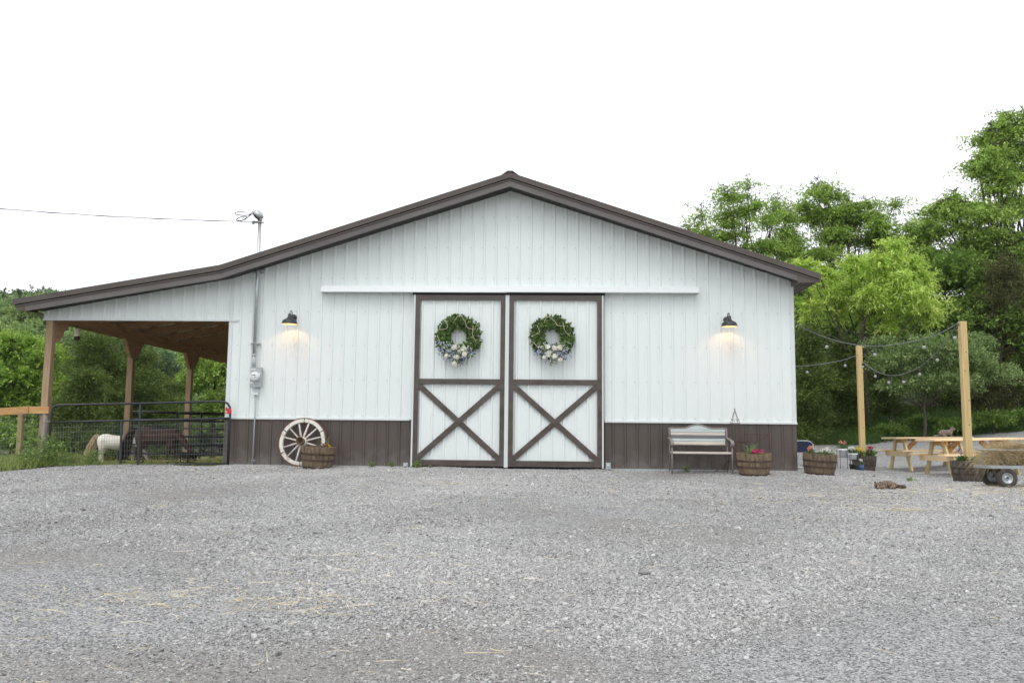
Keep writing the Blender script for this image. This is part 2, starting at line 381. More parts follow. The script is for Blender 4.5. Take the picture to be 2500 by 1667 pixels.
nf = n.nodes.new('ShaderNodeTexNoise'); nf.inputs['Scale'].default_value = 90; nf.inputs['Detail'].default_value = 3; n.links.new(tc.outputs['Object'], nf.inputs['Vector'])
dr = n.nodes.new('ShaderNodeValToRGB'); dr.color_ramp.elements[0].color = (.16, .145, .13, 1); dr.color_ramp.elements[1].color = (.36, .335, .31, 1)
dr.color_ramp.elements[0].position = .35; dr.color_ramp.elements[1].position = .65; n.links.new(nf.outputs[0], dr.inputs[0])
mx = n.nodes.new('ShaderNodeMix'); mx.data_type = 'RGBA'; n.links.new(mr.outputs[0], mx.inputs[0]); n.links.new(rp.outputs[0], mx.inputs[6]); n.links.new(dr.outputs[0], mx.inputs[7])
n.links.new(mx.outputs[2], b.inputs['Base Color'])
bn = n.nodes.new('ShaderNodeBump'); bn.inputs['Strength'].default_value = .9; bn.inputs['Distance'].default_value = .02; bn.invert = True
n.links.new(v1.outputs['Distance'], bn.inputs['Height']); n.links.new(bn.outputs[0], b.inputs['Normal'])
def lumps(X, Y): return .012*np.sin(X*2.1+np.sin(Y*1.3)*2)*np.sin(Y*1.7+1)+.006*np.sin(X*5.3+Y*3.1)*np.sin(Y*4.7-X)
gx = np.unique(np.r_[np.arange(-22, -12, .5), np.arange(-12, 14, .2), np.arange(14, 32, .5)]); gy = np.unique(np.r_[np.arange(-24, -16, .5), np.arange(-16, 14, .2)])
grid_obj('gravel_lot', gx, gy, lambda X, Y: ground_z(X, Y)+lumps(X, Y), gm, keep=lambda x, y: bool(gravel_in(x, y)))

# loose stones: one countless mass, instanced with geometry nodes on a cloud of points
def stone_mesh(i):
    r = random.Random(i); bm = bmesh.new()
    for _ in range(11):
        v = Vector((r.gauss(0, 1), r.gauss(0, 1), r.gauss(0, 1))).normalized(); bm.verts.new((v.x*.5*r.uniform(.8, 1.1), v.y*.4*r.uniform(.8, 1.1), v.z*.24*r.uniform(.7, 1.2)))
    h = bmesh.ops.convex_hull(bm, input=bm.verts)
    bmesh.ops.delete(bm, geom=[g for g in h['geom_interior']+h['geom_unused'] if isinstance(g, bmesh.types.BMVert)], context='VERTS')
    me = bpy.data.meshes.new('stone'); bm.to_mesh(me); bm.free(); return me
sm = bpy.data.materials.new('crushed_stone'); sm.use_nodes = True; n = sm.node_tree; b = n.nodes['Principled BSDF']; b.inputs['Roughness'].default_value = .9
a = n.nodes.new('ShaderNodeAttribute'); a.attribute_name = 'rnd'
rp = n.nodes.new('ShaderNodeValToRGB')
for i, (p, c) in enumerate(((0, (.15, .147, .143)), (.25, (.33, .327, .320)), (.6, (.48, .476, .466)), (.9, (.61, .606, .596)), (1, (.71, .70, .68)))):
    e = rp.color_ramp.elements[i] if i < 2 else rp.color_ramp.elements.new(p)
    e.position = p; e.color = (*c, 1)
n.links.new(a.outputs['Fac'], rp.inputs[0])
nz = n.nodes.new('ShaderNodeTexNoise'); nz.inputs['Scale'].default_value = 40; tcc = n.nodes.new('ShaderNodeTexCoord'); n.links.new(tcc.outputs['Object'], nz.inputs['Vector'])
mxx = n.nodes.new('ShaderNodeMix'); mxx.data_type = 'RGBA'; mxx.blend_type = 'MULTIPLY'; mxx.inputs[0].default_value = .35
n.links.new(rp.outputs[0], mxx.inputs[6]); n.links.new(nz.outputs[0], mxx.inputs[7]); n.links.new(mxx.outputs[2], b.inputs['Base Color'])

def macro(x, y):
    """lighter drifts of fresh stone and darker worn ground"""
    g = .07*np.sin(x*.55+1.2*np.sin(y*.5)+.6)*np.sin(y*.42+x*.15)+.045*np.sin(x*1.7-y*1.1+np.sin(y*2.1))
    return g-.16*np.exp(-((x+2.2)**2/2.4+(y+12.6)**2/.7))-.14*np.exp(-((x-2.4)**2/2.0+(y+12.2)**2/.8))-.10*np.exp(-((x+6)**2/9+(y+7.5)**2/5))
def stones():
    N = 1150000
    d = np.sqrt(rng.random(N)*(19.5**2-4.0**2)+4.0**2)
    lat = (rng.random(N)*2-1)*.66-.04
    x = lat*d; y = d-17
    far = rng.random(30000)
    x = np.r_[x, rng.uniform(4.9, 13, 60000)]; y = np.r_[y, rng.uniform(-2, 12.5, 60000)]
    keep = gravel_in(x, y) & ~((y > -.03) & (x < 4.8))
    # thinner where the packed earth shows
    nzv = np.sin(x*.9+1.3*np.sin(y*.7))+np.sin(y*1.1+x*.35+2)+.6*np.sin(x*2.7-y*1.9)
    bare = np.exp(-((x+1.9)**2/1.3+(y+12.6)**2/.5))+.9*np.exp(-((x-.1)**2/.8+(y+12.0)**2/.25))+.7*np.exp(-((x-3.0)**2/1.2+(y+11.6)**2/.6))+.5*np.exp(-((x+4)**2/3+(y+9.5)**2/2))
    dens = np.clip(.80-.30*nzv-.75*bare, .10, 1)
    keep &= rng.random(len(x)) < dens
    keep0 = keep
    x, y = x[keep], y[keep]
    z = ground_z(x, y)+lumps(x, y)
    s = rng.lognormal(math.log(.0128), .40, len(x))*np.interp(dens[keep0], [.1, .8], [.75, 1.05]); s = np.clip(s, .007, .065)
    me = bpy.data.meshes.new('loose_gravel'); me.vertices.add(len(x))
    me.vertices.foreach_set('co', np.c_[x, y, z+s*.08].reshape(-1).astype(np.float32))
    for nm, val in (('size', s), ('rnd', np.clip(rng.normal(.55, .20, len(x))+macro(x, y), 0, 1))):
        at_ = me.attributes.new(nm, 'FLOAT', 'POINT'); at_.data.foreach_set('value', val.astype(np.float32))
    at_ = me.attributes.new('rot', 'FLOAT_VECTOR', 'POINT')
    rot = np.c_[rng.normal(0, .35, len(x)), rng.normal(0, .35, len(x)), rng.uniform(0, 2*PI, len(x))]
    at_.data.foreach_set('vector', rot.reshape(-1).astype(np.float32))
    o = bpy.data.objects.new('loose_gravel', me); col.objects.link(o); o['kind'] = 'stuff'; o['label'] = 'loose crushed grey stone covering the yard'; o['category'] = 'gravel'
    # variants live in the node group through one joined source object per variant
    ng = bpy.data.node_groups.new('scatter', 'GeometryNodeTree')
    ng.interface.new_socket('Geometry', in_out='INPUT', socket_type='NodeSocketGeometry'); ng.interface.new_socket('Geometry', in_out='OUTPUT', socket_type='NodeSocketGeometry')
    N_ = ng.nodes; gi = N_.new('NodeGroupInput'); go = N_.new('NodeGroupOutput')
    join = N_.new('GeometryNodeGeometryToInstance')
    nodes = []
    for i in range(5):
        # each stone is a jittered icosphere made inside the nodes: no helper objects in the scene
        ico = N_.new('GeometryNodeMeshIcoSphere'); ico.inputs['Radius'].default_value = .5; ico.inputs['Subdivisions'].default_value = 1
        sp = N_.new('GeometryNodeSetPosition'); wn = N_.new('ShaderNodeTexWhiteNoise'); wn.noise_dimensions = '4D'; wn.inputs['W'].default_value = i*3.7+.3
        pos = N_.new('GeometryNodeInputPosition'); ng.links.new(pos.outputs[0], wn.inputs['Vector'])
        sub = N_.new('ShaderNodeVectorMath'); sub.operation = 'MULTIPLY_ADD'; sub.inputs[1].default_value = (.42, .42, .42); sub.inputs[2].default_value = (-.21, -.21, -.21)
        ng.links.new(wn.outputs['Color'], sub.inputs[0]); ng.links.new(sub.outputs[0], sp.inputs['Offset']); ng.links.new(ico.outputs[0], sp.inputs[0])
        tr = N_.new('GeometryNodeTransform'); tr.inputs['Scale'].default_value = ((1.25, .95, .62), (1.1, 1.0, .75), (1.4, .8, .55), (1.1, .9, .5), (1.0, 1.0, .85))[i]
        ng.links.new(sp.outputs[0], tr.inputs[0]); ng.links.new(tr.outputs[0], join.inputs[0]); nodes.append(tr)
    m2p = N_.new('GeometryNodeMeshToPoints'); ng.links.new(gi.outputs[0], m2p.inputs[0])
    iop = N_.new('GeometryNodeInstanceOnPoints'); iop.inputs['Pick Instance'].default_value = True
    ng.links.new(m2p.outputs[0], iop.inputs['Points']); ng.links.new(join.outputs[0], iop.inputs['Instance'])
    def named(nm, dt):
        q = N_.new('GeometryNodeInputNamedAttribute'); q.data_type = dt; q.inputs['Name'].default_value = nm; return q
    s_ = named('size', 'FLOAT'); r_ = named('rot', 'FLOAT_VECTOR')
    ng.links.new([k for k in s_.outputs if k.enabled and k.name == 'Attribute'][0], iop.inputs['Scale'])
    e2r = N_.new('FunctionNodeEulerToRotation'); ng.links.new([k for k in r_.outputs if k.enabled and k.name == 'Attribute'][0], e2r.inputs[0]); ng.links.new(e2r.outputs[0], iop.inputs['Rotation'])
    smt = N_.new('GeometryNodeSetMaterial'); smt.inputs['Material'].default_value = sm; ng.links.new(iop.outputs[0], smt.inputs[0]); ng.links.new(smt.outputs[0], go.inputs[0])
    md = o.modifiers.new('scatter', 'NODES'); md.node_group = ng
    me.materials.append(sm)
a.attribute_type = 'INSTANCER'
stones()

# ------------------------------------------------------------------ barn
XL, XR, XP = -6.28, 4.735, -.745          # left corner, right corner, ridge
XLL = -10.03                               # lean-to outer wall edge
ZR, ZP, ZK, ZLL = 3.63, 5.43, 3.655, 2.985
HDR = 2.82; WZ = .89; DEPTH = 12.2
def roofz(x):
    if x >= XP: return ZP+(ZR-ZP)*(x-XP)/(XR-XP)
    if x >= XL: return ZP+(ZK-ZP)*(x-XP)/(XL-XP)
    return ZK+(ZLL-ZK)*(x-XL)/(XLL-XL)
barn = thing('barn', 'white metal pole barn with brown wainscot, dark brown gable roof and open lean-to', 'barn', (XP, 0, 0))
PITCH = .2286
def ribcols(x0, x1, phase, extra=()):
    c = [(x0, 0), (x1, 0)]+[(e, 0) for e in extra]
    k = math.floor((x0-phase)/PITCH)-1
    while True:
        xc = phase+k*PITCH
        if xc > x1+.1: break
        for dx, dy in ((-.030, 0), (-.013, .019), (.013, .019), (.030, 0)): c.append((xc+dx, dy))
        for o in (.076, .152):
            for dx, dy in ((-.016, 0), (-.006, .0022), (.006, .0022), (.016, 0)): c.append((xc+o+dx, dy))
        k += 1
    c = sorted(q for q in c if x0-1e-6 <= q[0] <= x1+1e-6)
    out = []
    for q in c:
        if out and abs(q[0]-out[-1][0]) < .0015: continue
        out.append(q)
    return out
def ribbed(mb, x0, x1, z0, z1, y, phase, extra=()):
    cs = ribcols(x0, x1, phase, extra); vs = []
    for x, dy in cs:
        vs.append((x, y-dy, z0(x) if callable(z0) else z0)); vs.append((x, y-dy, z1(x) if callable(z1) else z1))
    mb.add(vs, [(2*i, 2*i+2, 2*i+3, 2*i+1) for i in range(len(cs)-1)])
PH = float(at(757, 750, 0)[0])
wall = MB(); ribbed(wall, XL+.075, XR-.075, WZ+.012, roofz, 0, PH, (XP,)); ribbed(wall, XLL, XL+.075, HDR+.01, roofz, 0, PH-.02, (XL,))
wall.build('wall', M['white'], barn)
ct = MB(); ct.box((XL, -.012, WZ+.01), (XL+.075, .1, roofz(XL)-.0)); ct.box((XR-.075, -.012, WZ+.01), (XR, .1, roofz(XR)+.0)); ct.each('corner_trim', M['whitetrim'], barn)
ws = MB(); ribbed(ws, XL+.075, XR-.075, .0, WZ, .004, PH); ws.box((XL+.002, -.008, 0), (XL+.075, .1, WZ)); ws.box((XR-.075, -.008, 0), (XR-.002, .1, WZ)); ws.build('wainscot', M['brown'], barn)
tr = MB(); tr.box((XL-.006, -.034, WZ-.006), (-2.655, .0, WZ+.03)); tr.box((1.10, -.034, WZ-.006), (XR+.006, .0, WZ+.03)); tr.each('drip_trim', M['whitetrim'], barn)
bt = MB(); bt.box((XL, -.04, -.03), (-2.66, .02, .012)); bt.box((1.10, -.04, -.03), (XR, .02, .012)); bt.each('base_trim', M['meter'], barn)
hd = MB(); hd.box((XLL-.004, -.03, HDR-.02), (XL+.19, .03, HDR+.018)); hd.build('header_trim', M['whitetrim'], barn)
sc = MB()
for zr in (3.67, 3.0, 2.33, 1.66, .96, .05, 4.28, 4.9):
    k = -60
    while k < 60:
        xc = PH+k*PITCH-.042; k += 1
        if xc < XLL+.05 or xc > XR-.03 or zr > roofz(xc)-.08 or (xc < XL and zr < HDR+.05): continue
        if -2.7 < xc < 1.12 and zr < 3.5: continue
        if xc < XL: 
            continue
        sc.box((xc-.006, -.007, zr-.006), (xc+.006, .002, zr+.006))
tag(sc.build('screw_heads', M['screw'], barn), kind='stuff')
# sides, back, inner frame of the barn body
sw = MB(); sw.box((XL, .1, 0), (XL+.05, DEPTH, ZK-.02)); sw.box((XR-.05, .1, 0), (XR, DEPTH, ZR-.02)); sw.each('side_wall', M['white'], barn)
bk = MB(); bk.prism([(XL, 0), (XR, 0), (XR, ZR-.02), (XP, ZP-.02), (XL, ZK-.02)], DEPTH, DEPTH+.06); bk.build('back_wall', M['white'], barn)
# roof: sheets over the whole depth with front overhang OV
OV = .45; TH = .245
def rtop(x):
    if x >= XP: return 5.655+(3.685-5.655)*(x-XP)/(5.12-XP)
    if x >= -6.34: return 5.655+(3.83-5.655)*(x-XP)/(-6.34-XP)
    return 3.83+(3.135-3.83)*(x+6.34)/(-10.42+6.34)
XE, XW, XK = 5.12, -10.385, -6.34
rf = MB()
for a_, b_ in ((XW, XK), (XK, XP), (XP, XE)):
    za, zb = rtop(a_), rtop(b_)
    rf.add([(a_, -OV+.02, za), (b_, -OV+.02, zb), (b_, DEPTH+.4, zb), (a_, DEPTH+.4, za), (a_, -OV+.02, za-.03), (b_, -OV+.02, zb-.03), (b_, DEPTH+.4, zb-.03), (a_, DEPTH+.4, za-.03)],
           [(0, 1, 2, 3), (7, 6, 5, 4), (0, 4, 5, 1), (2, 6, 7, 3), (1, 5, 6, 2), (0, 3, 7, 4)])
rf.build('roof', M['roofmetal'], barn)
cap = MB(); cap.prism([(XP-.16, rtop(XP-.16)-.0), (XP-.05, rtop(XP)+.02), (XP+.05, rtop(XP)+.02), (XP+.16, rtop(XP+.16)), (XP+.16, rtop(XP+.16)+.018), (XP+.05, rtop(XP)+.045), (XP-.05, rtop(XP)+.045), (XP-.16, rtop(XP-.16)+.018)], -OV-.02, DEPTH+.4)
cap.build('ridge_cap', M['roofmetal'], barn)
def rake(name, t0, t1, y0, y1, material, xl=XW, xr=XE):
    q = MB()
    for a_, b_ in ((xl, XK), (XK, XP), (XP, xr)):
        za, zb = rtop(a_), rtop(b_)
        q.add([(a_, y0, za-t0), (b_, y0, zb-t0), (b_, y0, zb-t1), (a_, y0, za-t1), (a_, y1, za-t0), (b_, y1, zb-t0), (b_, y1, zb-t1), (a_, y1, za-t1)],
              [(0, 3, 2, 1), (4, 5, 6, 7), (0, 1, 5, 4), (3, 7, 6, 2), (0, 4, 7, 3), (1, 2, 6, 5)])
    return q.build(name, material, barn)
rake('rake_trim', -.004, .103, -OV-.045, -OV+.0, M['browntrim'])
rake('rake_groove', .103, .152, -OV-.002, -OV+.02, M['soffit'], XW+.03, XE-.03)
rake('rake_lip', .122, .148, -OV-.030, -OV-.012, M['browntrim'], XW+.03, XE-.03)
rake('fascia', .150, .262, -OV-.010, -OV+.02, M['fascia'], XLL-.13, XR+.05)
# soffit under the overhang, from fascia to wall, with cross seams
sf = MB()
for a_, b_ in ((XLL, XL), (XL, XP), (XP, XR)):
    za, zb = roofz(a_), roofz(b_); fa, fb = rtop(a_)-.262, rtop(b_)-.262
    sf.add([(a_, -OV, fa), (b_, -OV, fb), (b_, .03, zb-.0), (a_, .03, za)], [(0, 1, 2, 3)])
    nseg = int(abs(b_-a_)/.3)
    for i in range(1, nseg):
        t = i/nseg; x = a_+(b_-a_)*t; f_ = fa+(fb-fa)*t; z_ = za+(zb-za)*t
        sf.bar((x, -OV+.01, f_-.004), (x, .0, z_-.004), .012, .006)
sf.build('soffit', M['soffit'], barn)
# boxed eave returns and eave soffits running back
er = MB()
er.add([(XR-.045, -OV-.012, rtop(XR-.045)-.13), (XE-.03, -OV-.012, rtop(XE-.03)-.13), (XE-.06, -OV-.012, 3.535), (XR-.045, -OV-.012, 3.525),
        (XR-.045, -.005, rtop(XR-.045)-.13), (XE-.03, DEPTH+.3, rtop(XE-.03)-.13), (XE-.06, DEPTH+.3, 3.535), (XR-.045, -.005, 3.525)],
       [(0, 1, 2, 3), (1, 5, 6, 2), (0, 3, 7, 4)])
er.add([(XE-.06, -OV-.012, 3.535), (XR-.045, -OV-.012, 3.525), (XR-.045, DEPTH+.3, 3.525), (XE-.06, DEPTH+.3, 3.535)], [(0, 1, 2, 3)])
for k in range(3): er.bar((XR+.05+k*.1, -OV, 3.522), (XR+.05+k*.1, DEPTH, 3.522), .008, .006)
er.build('eave_return', M['browntrim'], barn)
el_ = MB()
el_.add([(XW+.03, -OV-.012, rtop(XW+.03)-.13), (XLL-.12, -OV-.012, rtop(XLL-.12)-.13), (XLL-.12, -OV-.012, 2.93), (XW+.10, -OV-.012, 2.935),
         (XW+.03, DEPTH+.3, rtop(XW+.03)-.13), (XLL-.12, -.005, rtop(XLL-.12)-.13), (XLL-.12, 0, 2.93), (XW+.10, DEPTH+.3, 2.935)],
        [(0, 3, 2, 1), (0, 4, 7, 3), (1, 2, 6, 5)])
el_.add([(XW+.10, -OV-.012, 2.935), (XLL-.12, -OV-.012, 2.93), (XLL-.0, 0, 2.93), (XLL-.0, DEPTH+.3, 2.93), (XW+.10, DEPTH+.3, 2.935)], [(0, 4, 3, 2, 1)])
el_.build('eave_return', M['browntrim'], barn)
# sliding-door track cover
tk = MB()
for xa, xb, dz in ((-4.435, -.79, 0), (-.80, 2.90, .006)):
    y1 = -.19; z0, z1 = 3.366+dz, 3.505+dz
    tk.add([(xa, y1, z0), (xb, y1, z0), (xb, y1+.05, z1-.012), (xa, y1+.05, z1-.012), (xa, .0, z1), (xb, .0, z1), (xa, .0, z0), (xb, .0, z0)],
           [(0, 1, 3, 2)[:2]+(2, 3), (3, 2, 5, 4), (0, 3, 4, 6), (1, 7, 5, 2)])
    tk.box((xa, y1-.004, z0-.004), (xb, y1+.006, z0+.016))
tk.build('track_cover', M['whitetrim'], barn)
tg = MB(); tg.box((-2.63, -.15, 3.325), (1.10, -.02, 3.40)); tg.build('track', M['soffit'], barn)
gp = MB(); gp.box((-2.62, -.028, -.02), (1.09, -.022, 3.33)); gp.build('door_opening', M['dark'], barn)
# two sliding doors with X braces
def door(x0, x1, first, tl, trr):
    d = thing('sliding_door', None, None, (x0, -.10, 0)); del_ = [d.pop(k) for k in ('category', 'label') if k in d]
    d.parent = barn; d.location = (x0-XP, -.10, 0)
    yp = -.075; z0, z1 = .06, 3.333; zm = 1.64
    p = MB(); ribbed(p, x0+.03, x1-.03, z0, z1, yp, x0+.13+(0.0 if first else .02)); p.build('panel', M['white'], d)
    yf0, yf1 = -.135, -.1005; q = MB()
    q.box((x0, yf0, z1-.108), (x1, yf1, z1)); q.box((x0, yf0, z0-.03), (x1, yf1, z0+.085))
    q.box((x0+.092, yf0, zm-.05), (x1-.092, yf1, zm+.05))
    q.box((x0, yf0+.003, z0+.085), (x0+.092, yf1, z1-.108)); q.box((x1-.092, yf0+.003, z0+.085), (x1, yf1, z1-.108))
    fq = q
    xa, xb, za, zb = x0+.092, x1-.092, z0+.085, zm-.05
    def brace(p0, p1, dy):
        # clipped parallelogram corner to corner
        w2 = .052; a = np.array(p0, float); b2 = np.array(p1, float); dd = b2-a; L = np.linalg.norm(dd); dd /= L; nn = np.array([-dd[1], dd[0]])*w2
        def clip(poly):
            def cut(poly, f, g):
                out = []
                for i in range(len(poly)):
                    A, B = poly[i], poly[(i+1) % len(poly)]; fa, fb = f(A), f(B)
                    if fa >= 0: out.append(A)
                    if (fa >= 0) != (fb >= 0): t = fa/(fa-fb); out.append(A+(B-A)*t)
                return out
            for f in (lambda P: P[0]-xa, lambda P: xb-P[0], lambda P: P[1]-za, lambda P: zb-P[1]): poly = cut(poly, f, None)
            return poly
        poly = clip([a-dd*.1+nn, a-dd*.1-nn, b2+dd*.1-nn, b2+dd*.1+nn])
        r = MB(); r.prism([(P[0], P[1]) for P in poly], yf0+.006+dy, yf1+dy*0); r.build('brace', M['browntrim'], d)
    up = .0 if first else .012
    brace((xa, za+.02), (xb, zb-.02), up); brace((xa, zb-.02), (xb, za+.02), .012-up)
    e = MB(); e.box((x0-tl, yf0-.004, z0-.045), (x0, -.05, z1+.002)); e.box((x1, yf0-.004, z0-.045), (x1+trr, -.05, z1+.002)); e.each('edge_trim', M['whitetrim'], d)
    s = MB()
    for zz, yy in ((z1-.05, yf0), (z0+.03, yf0), (zm, yf0)):
        for k in range(7): xx = x0+.13+k*PITCH; s.box((xx-.006, yy-.004, zz-.006), (xx+.006, yy, zz+.006))
    for k in range(6):
        for xx in (x0+.046, x1-.046): zz = .4+k*.5; s.box((xx-.006, yf0-.002, zz-.006), (xx+.006, yf0+.002, zz+.006))
    fq.v, fq.f, fq.sm, b0_ = fq.v+s.v, fq.f+[tuple(i+len(fq.v) for i in f) for f in s.f], fq.sm+s.sm, 0
    fq.build('frame', M['browntrim'], d)
    return d
door(-2.572, -.818, True, .030, .034)
door(-.746, 1.045, False, .036, .028)
for px in (990, 1485):
    c = at(px, 1136, -.16); g = MB(); x = c[0]; z = c[2]
    g.box((x-.045, -.17, z-.05), (x+.045, -.155, z+.055)); g.box((x-.055, -.24, z-.06), (x+.055, -.10, z-.045)); g.lathe([(.004, -.215), (.026, -.215), (.026, -.172), (.004, -.172)], 12, (x, 0, z-.01), 1)
    g.build('door_guide', M['galv'], barn)
# lean-to frame
for i, Y in enumerate((.02, 3.48, 6.95, 10.4)):
    p = MB(); zb = gz(-9.9, Y+.07)-.1; p.box((-9.985, Y, zb), (-9.845, Y+.14, 3.02)); p.build('post', M['postwood'], barn, bevel=.006)
    for sgn in ((1,) if i == 0 else (-1, 1)):
        k = MB(); yc = Y+.07+sgn*.07
        k.add([(-9.842, yc, 2.38), (-9.842, yc, 2.797), (-9.842, yc+sgn*.42, 2.797), (-9.842, yc+sgn*.10, 2.38)]+[(-9.93, yc, 2.38), (-9.93, yc, 2.797), (-9.93, yc+sgn*.42, 2.797), (-9.93, yc+sgn*.10, 2.38)],
              [(0, 1, 2, 3), (7, 6, 5, 4), (0, 3, 7, 4), (2, 6, 7, 3), (1, 5, 6, 2)]); k.build('knee_brace', M['beamwood'], barn)
bm_ = MB(); bm_.box((-9.840, .03, 2.80), (-9.80, DEPTH, 3.03)); bm_.box((-10.03, .03, 2.80), (-9.99, DEPTH, 3.02)); bm_.each('beam', M['beamwood'], barn)
for k in range(11):
    y = .6+k*1.15; r = MB(); r.bar((-9.98, y, rtop(-9.98)-.20), (XL-.03, y, rtop(XL-.03)-.20), .04, .19); r.build('rafter', M['beamwood'], barn)
pu = MB()
for k in range(6):
    x = -9.7+k*.62; pu.box((x-.045, 0, rtop(x)-.095), (x+.045, DEPTH, rtop(x)-.035))
pu.each('purlin', M['beamwood'], barn)
ur = MB(); ur.add([(XW+.1, -.2, rtop(XW+.1)-.034), (XK, -.2, rtop(XK)-.034), (XK, DEPTH, rtop(XK)-.034), (XW+.1, DEPTH, rtop(XW+.1)-.034)], [(0, 3, 2, 1)]); ur.build('roof_underside', M['underroof'], barn)
ip = MB(); ip.box((XL-.16, 3.0, -.05), (XL-.01, 3.15, 3.4)); ip.box((XL-.16, 6.3, -.05), (XL-.01, 6.45, 3.4)); ip.each('wall_post', M['beamwood'], barn)
ks = MB(); ks.box((XL-.03, .1, .02), (XL-.001, DEPTH, 1.25)); ks.build('kick_boards', M['beamwood'], barn)

# ------------------------------------------------------------------ wall lamps
def lamp(px, py, mirror, label):
    c = at(px, py, -.27); x, z = c[0], c[2]
    t = thing('wall_lamp', label, 'wall lamp', (x, 0, z), 0, 'barn lights beside the sliding doors')
    s = MB(); prof = [(.028, .205), (.032, .19), (.036, .155), (.050, .125), (.080, .104), (.115, .088), (.137, .064), (.146, .038), (.147, 0)]
    s.lathe(prof, 32, (x, -.27, z)); s.lathe([(.0001, .207), (.030, .205)], 32, (x, -.27, z)); s.build('shade', M['lamp'], t)
    i_ = MB(); i_.lathe([(.1435, .001), (.142, .038), (.133, .061), (.111, .084), (.076, .10), (.03, .122), (.0005, .127)], 32, (x, -.27, z)); i_.build('shade_lining', M['cream'], t)
    p = MB(); zc = z+.165; p.lathe([(.0005, -.05), (.03, -.048), (.058, -.03), (.062, -.02), (.062, .0)], 24, (x, 0, zc), 1); p.build('backplate', M['lamp'], t)
    a_ = MB(); pts = [(x, -.03, zc+.01)]+[(x, -.15-.12*math.cos(q)*1.0, zc+.0+.10*math.sin(q)) for q in [PI*(1-k/10) for k in range(11)]][::-1][::-1]
    pts = [(x, -.03, zc), (x, -.07, zc+.005), (x, -.10, zc+.05), (x, -.14, zc+.095), (x, -.19, zc+.11), (x, -.24, zc+.09), (x, -.265, zc+.06), (x, -.27, zc+.035)]
    a_.tube(pts, .009, 10); a_.build('gooseneck', M['lamp'], t)
    b_ = MB(); b_.sphere((x, -.27, z+.125), .016, 12, 8); b_.build('bulb', M['bulb'], t)
    ld = bpy.data.lights.new('lamp_light', 'POINT'); ld.energy = LAMP_W; ld.color = (1, .56, .24); ld.shadow_soft_size = .022
    lo = bpy.data.objects.new('lamp_light', ld); col.objects.link(lo); lo.parent = t; lo.location = (0, -.27, .100)
LAMP_W = 4.0
lamp(706.8, 791.5, False, 'lit charcoal gooseneck barn lamp between the electric meter mast and the left door')
lamp(1780.8, 797.5, True, 'lit charcoal gooseneck barn lamp above and beyond the bench, right of the doors')

# ------------------------------------------------------------------ electric service
mx_, my_ = -5.725, -.085
t = thing('electric_meter', 'grey electric meter box with round white dial on the wall left of the lamp', 'electric meter', (mx_, 0, 1.5))
a0 = at(609.5, 945, -.12); a1 = at(638.5, 897, -.12)
b_ = MB(); b_.box((a0[0], -.13, a0[2]), (a1[0], -.021, a1[2])); b_.box((a0[0]-.004, -.134, a1[2]-.012), (a1[0]+.004, -.021, a1[2]+.003)); b_.build('box', M['meter'], t, bevel=.004)
dc = at(619.5, 918.6, -.2); dx = dc[0]+.008
d_ = MB(); d_.lathe([(.0005, -.215), (.075, -.215), (.083, -.205), (.085, -.17), (.092, -.165), (.092, -.13)], 28, (dx, 0, dc[2]), 1); d_.build('dial', M['plastic'], t)
l_ = MB(); l_.box((dx-.055, -.2185, dc[2]+.018), (dx-.038, -.2155, dc[2]+.03)); l_.box((dx-.028, -.2185, dc[2]+.018), (dx+.03, -.2155, dc[2]+.032)); l_.box((dx-.04, -.2185, dc[2]-.022), (dx-.025, -.2155, dc[2]-.014)); l_.box((dx+.012, -.2185, dc[2]-.024), (dx+.04, -.2155, dc[2]-.012)); l_.box((dx+.055, -.21, dc[2]-.03), (dx+.063, -.19, dc[2]-.02)); l_.each('dial_mark', M['lamp'], t)
s_ = MB(); s_.box((a0[0]+.012, -.137, a1[2]-.05), (a0[0]+.11, -.1345, a1[2]-.028)); s_.box((a0[0]+.01, -.137, a0[2]+.07), (a0[0]+.075, -.1305, a0[2]+.1)); s_.box((a1[0]-.03, -.137, a1[2]-.14), (a1[0]-.012, -.1305, a1[2]-.095)); s_.each('sticker', M['plastic'], t)
c_ = MB(); p0 = at(616, 1135, -.05); p1 = at(622, 1018, -.05); p2 = at(624, 964, -.05); c_.tube([(p0[0], -.05, -.03), (p1[0], -.05, .90), (p2[0], -.05, p2[2])], .013, 10); c_.box((p0[0]-.03, -.05, .08), (p0[0]+.05, -.03, .10)); c_.build('lower_conduit', M['meter'], t)
e_ = MB(); e_.box((p2[0]-.055, -.09, p2[2]), (p2[0]+.055, -.03, p2[2]+.045)); e_.tube([(a1[0]-.06, -.06, a0[2]), (a1[0]-.10, -.06, a0[2]-.1)], .004, 6); e_.build('ground_fitting', M['plastic'], t)
t = thing('service_mast', 'galvanised electric mast rising through the roof to a round weatherhead', 'electric mast', (mx_, my_, 2.1))
top = at(636.4, 533, my_)
q = MB(); q.tube([(mx_, my_, 2.13), (mx_, my_, top[2])], .034, 14); q.build('pipe', M['galv'], t)
q = MB(); q.tube([(mx_, my_, 2.1), (mx_, my_, 2.15)], .040, 14); q.tube([(mx_, my_, a1[2]-.01), (mx_, my_, 2.1)], .038, 14); q.build('coupling', M['meter'], t)
q = MB()
for zz in (3.77, 2.36):
    q.box((mx_-.09, my_-.01, zz-.012), (mx_+.09, -.0, zz+.012)); q.tube([(mx_+.04*math.cos(a), my_+.04*math.sin(a), zz) for a in [2*PI*k/14 for k in range(14)]], .007, 6, closed=True)
q.each('strap', M['galv'], t)
q = MB(); h = (mx_-.01, my_, top[2]); q.sphere((h[0], h[1], h[2]), 1, 18, 12, (.115, .10, .085)); q.xform(Matrix.Translation(h) @ Euler((0, R_(40), 0)).to_matrix().to_4x4() @ Matrix.Translation(Vector(h)*-1))
